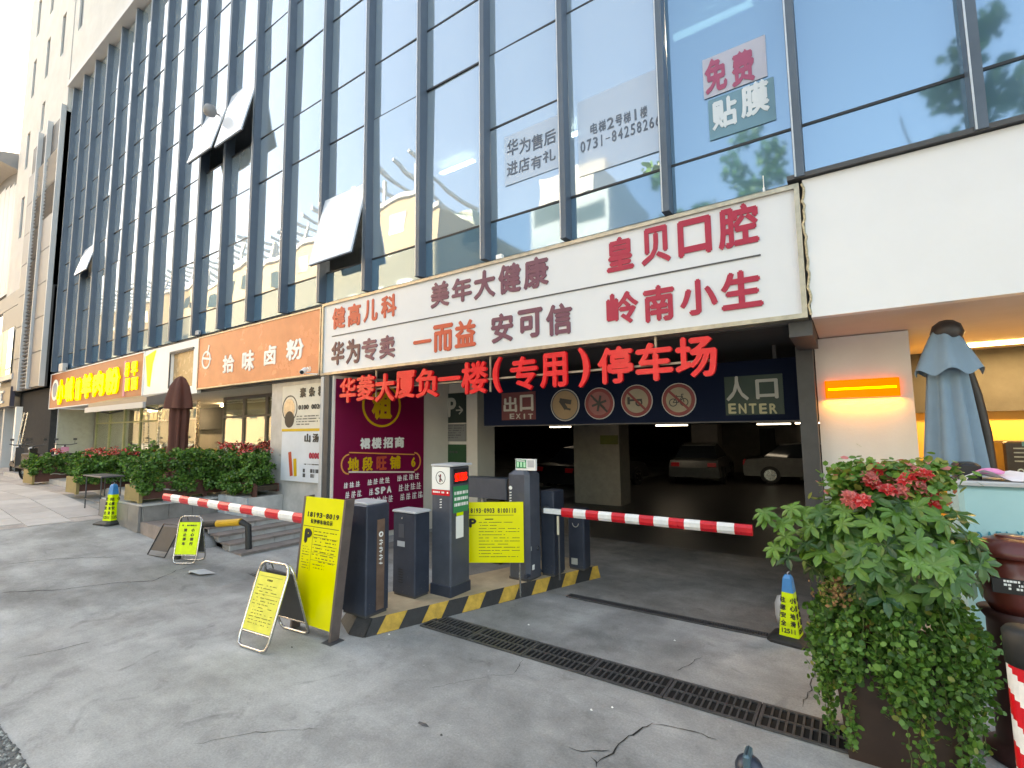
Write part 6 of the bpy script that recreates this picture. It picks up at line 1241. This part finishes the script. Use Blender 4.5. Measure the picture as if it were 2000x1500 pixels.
# ================================================================== NEIGHBOUR BUILDING, far left
nb_ = thing('neighbour_building', 'white ribbed building with a swept roof edge at the left edge of the picture', 'building', (-40, YG, 0))
mb = MB(); mb.box((-70, YG-.05, 8.6), (-33.15, 14, 16.0)); part('upper_wall', mb, m_dgrey, nb_)
xr_ = -33.2
for i in range(26): mb = MB(); x = xr_-.05-i*1.0; mb.box((x-.96, YG-.12, 9.0), (x, YG-.06, 15.2-.18*max(0, 3-i))); part('white_panel', mb, m_lgrey, nb_)
mb = MB(); pts = [(xr_-i*.9, 16.9-.02*(i-7)**2 if i < 7 else 16.9, ) for i in range(40)]
V = []
for x, z in pts: V += [(x, YG-1.1, z-.5), (x, YG-1.1, z-.15), (x, YG+.2, z+.2), (x, YG+.2, z-.9)]
mb.add(V, [(i*4+k, i*4+(k+1) % 4, i*4+4+(k+1) % 4, i*4+4+k) for i in range(len(pts)-1) for k in range(4)]+[(3, 2, 1, 0)]); part('roof_edge', mb, m_grey, nb_)
mb = MB(); mb.box((-70, YG-.3, 7.9), (-30.2, YG-.0, 8.6)); mb.box((-33.1, YG-.29, 6.9), (-30.2, YG, 7.88)); part('band', mb, m_grey, nb_)
for i in range(8):
    for j in range(2):
        x = -33.2-i*1.2; mb = MB(); mb.box((x-1.15, YG-.22, 4.9+j*1.5), (x, YG-.18, 4.9+j*1.5+1.45)); part('window_pane', mb, m_glass2 if i % 2 else m_glass, nb_)
for i in range(3): x = -30.35-i*.95; mb = MB(); mb.box((x-.9, YG-.35, 4.75), (x, YG-.33, 6.85)); part('window_pane', mb, [m_glass, M('greenish display', (.35, .38, .06, 1), .3, var=.5, scale=5), M('greenish display', 0)][i], nb_)
mb = MB(); mb.box((-70, YG-.37, 4.5), (-29.9, YG-.25, 4.74)); mb.box((-70, YG-.9, 4.4), (-29.9, YG-.8, 4.46)); part('balcony_slab', mb, m_lgrey, nb_)
mb = MB(); mb.tube([(-45, YG-.85, 5.3), (-29.9, YG-.85, 5.3)], .03, 6); part('handrail', mb, m_lgrey, nb_)
mb = MB(); mb.box((-45, YG-.4, 3.3), (-29.7, YG-.25, 4.15)); part('sign_band', mb, M('dark violet fascia', (.05, .045, .07, 1), .4, var=.1), nb_)
for i, ch in enumerate('美食汇'): mb = MB(); put(mb, fac(YG-.4), ch, -33.6+i*1.05, 3.45, -32.9+i*1.05, 4.05, depth=.04, bold=.04); part('letter', mb, m_wprint, nb_)
mb = MB(); mb.box((-70, YG+.4, .6), (-28.5, YG+.6, 4.6)); part('lower_wall', mb, m_grey, nb_)
for i in range(7): x = -29.5-i*2.1; mb = MB(); mb.box((x-.25, YG-.2, .6), (x, YG+.4, 3.28)); part('pillar', mb, m_lgrey if i else m_white, nb_); mb = MB(); mb.box((x-2.05, YG+.25, .65), (x-.3, YG+.30, 3.2)); part('shop_window', mb, m_glass3, nb_)
ld = thing('tall_easel', 'tall thin metal frame leaning in the dark doorway left of the yellow letter sign', 'ladder', (-25.9, 5.0, .6)); 
for x in (-26.1, -25.6): mb = MB(); mb.tube([(x, 4.7, .61), (x+.1, 4.9, 2.9)], .025, 6); part('rail', mb, m_steel, ld)
for z in (.9, 1.5, 2.85): mb = MB(); mb.tube([(-26.08, 4.72+(z-.6)*.09, z), (-25.55, 4.72+(z-.6)*.09, z)], .02, 6); part('rung', mb, m_steel, ld)
tw = thing('distant_tower', 'pale high rise seen beyond the neighbour building at the left edge', 'building', (-150, 22, 0))
mb = MB(); mb.box((-175, 12, 0), (-150, 45, 58)); part('body', mb, m_cream, tw); mb = MB(); mb.hexa([(-175, 12, 58), (-150, 12, 58), (-150, 45, 58), (-175, 45, 58), (-170, 18, 66), (-156, 18, 66), (-156, 38, 66), (-170, 38, 66)]); part('roof', mb, m_lgrey, tw)
# ================================================================== BUILDINGS AND TREES ACROSS THE STREET (seen in the glass, shading the street)
YO = -20
oa = thing('cream_block', 'cream sunlit block with a rooftop pergola across the street, mirrored in the glass', 'building', (-60, YO, 0))
m_sun = M('warm cream stucco', (.36, .29, .205, 1), .85, var=.08, scale=.5)
mb = MB(); mb.box((-130, YO-16, 0), (-29.5, YO, 22.8)); part('body', mb, m_sun, oa)
mb = MB(); mb.box((-130, YO-.4, 22.8), (-29.5, YO+.3, 23.3)); part('parapet', mb, m_cream, oa)
for i in range(44): x = -30.5-i*2.2; mb = MB(); mb.hexa([(x-.12, YO-6, 25.0), (x+.12, YO-6, 25.0), (x+.12, YO+1.2, 25.9), (x-.12, YO+1.2, 25.9), (x-.12, YO-6, 25.3), (x+.12, YO-6, 25.3), (x+.12, YO+1.2, 26.2), (x-.12, YO+1.2, 26.2)]); part('pergola_beam', mb, m_cream, oa)
for i in range(22): x = -31-i*4.4; mb = MB(); mb.box((x-.15, YO-.2, 23.3), (x+.15, YO+.1, 25.7)); part('pergola_post', mb, m_cream, oa)
m_dwin = M('dark window', (.04, .07, .08, 1), .1, var=0)
for i in range(24):
    for j in range(4):
        x = -33-i*3.9; z = 4+j*5.2; mb = MB(); mb.box((x-1.0, YO+.0, z), (x+.8, YO+.04, z+1.9)); part('window', mb, m_dwin, oa)
mb = MB(); mb.box((-70, YO-8, 23.3), (-30.5, YO-5.5, 24.9)); part('penthouse', mb, M('teal glazing', (.15, .25, .24, 1), .2, var=.2), oa)
mb = MB(); mb.box((-29.48, YO-9, 19.5), (-29.44, YO-4, 21.6)); part('side_window', mb, m_dwin, oa)
ob2 = thing('slim_tower_block', 'slim pale block across the street, mirrored beside the window lettering', 'building', (-26, -35, 0)); mb = MB(); mb.box((-28.0, -48, 0), (-19.5, -35, 30.2)); part('body', mb, m_cream, ob2)
for j in range(5): mb = MB(); mb.box((-27.5, -34.99, 5+j*5), (-20, -34.95, 6.8+j*5)); part('window', mb, m_dwin, ob2)
ob3 = thing('domed_hall', 'low hall with a rounded tan roof across the street', 'building', (-14, -30, 0)); mb = MB(); mb.box((-19, -42, 0), (-9, -30, 18.2)); part('body', mb, m_cream, ob3); mb = MB(); mb.lathe((-14, -36, 18.2), [(6.2, 0), (5.6, 1.2), (4, 2.3), (1.5, 2.9), (.1, 3)], 28); part('dome', mb, m_beige, ob3)
def tree(x, y, h, r, label, seed):
    t = thing('tree', label, 'tree', (x, y, 0), 'trees across the street'); R = random.Random(seed); mb = MB(); mb.tube([(x, y, 0), (x+.2, y, h*.3), (x, y+.2, h*.6), (x, y, h*.9)], [r*.09, r*.07, r*.045, .04], 8)
    tips = []
    for k in range(12): a = R.uniform(0, 6.28); b = Vector((x+r*.75*math.cos(a)*R.uniform(.5, 1), y+r*.75*math.sin(a)*R.uniform(.5, 1), h*R.uniform(.55, .97))); mb.tube([(x, y, h*R.uniform(.3, .6)), b], [r*.035, .03], 5); tips.append(b)
    part('trunk', mb, M('bark', (.10, .075, .05, 1), .9, var=.3, bump=.4), t)
    nr = np.random.default_rng(seed); C = np.array([[x, y, h*.72]])+nr.normal(size=(60, 3))*np.array([r*.42, r*.42, h*.15])
    def fn(n, RR): q = RR.normal(size=(n, 3)); q /= np.linalg.norm(q, axis=1)[:, None]; return C[RR.integers(0, 60, n)]+q*r*.22*RR.uniform(.4, 1.1, (n, 1))
    o = link('crown', leaves(fn, 5000, .38, LEAF[:2], (3, 2), 'hex', seed, .2), t); o.location = (-x, -y, 0); o['kind'] = 'stuff'
for i, (x, y, h, r) in enumerate(((-10.5, -27, 20, 4.2), (-4, -25, 19, 4), (4.5, -14, 15, 3.2), (9, -13, 14, 3.2), (15, -14, 16, 4))): tree(x, y, h, r, ['tallest tree across the road beside the domed hall', 'tall tree across the road just right of the domed hall', 'tree across the road mirrored in the lowest panes above the white fascia', 'second of the three nearer trees across the road', 'rightmost tree across the road'][i], i+50)
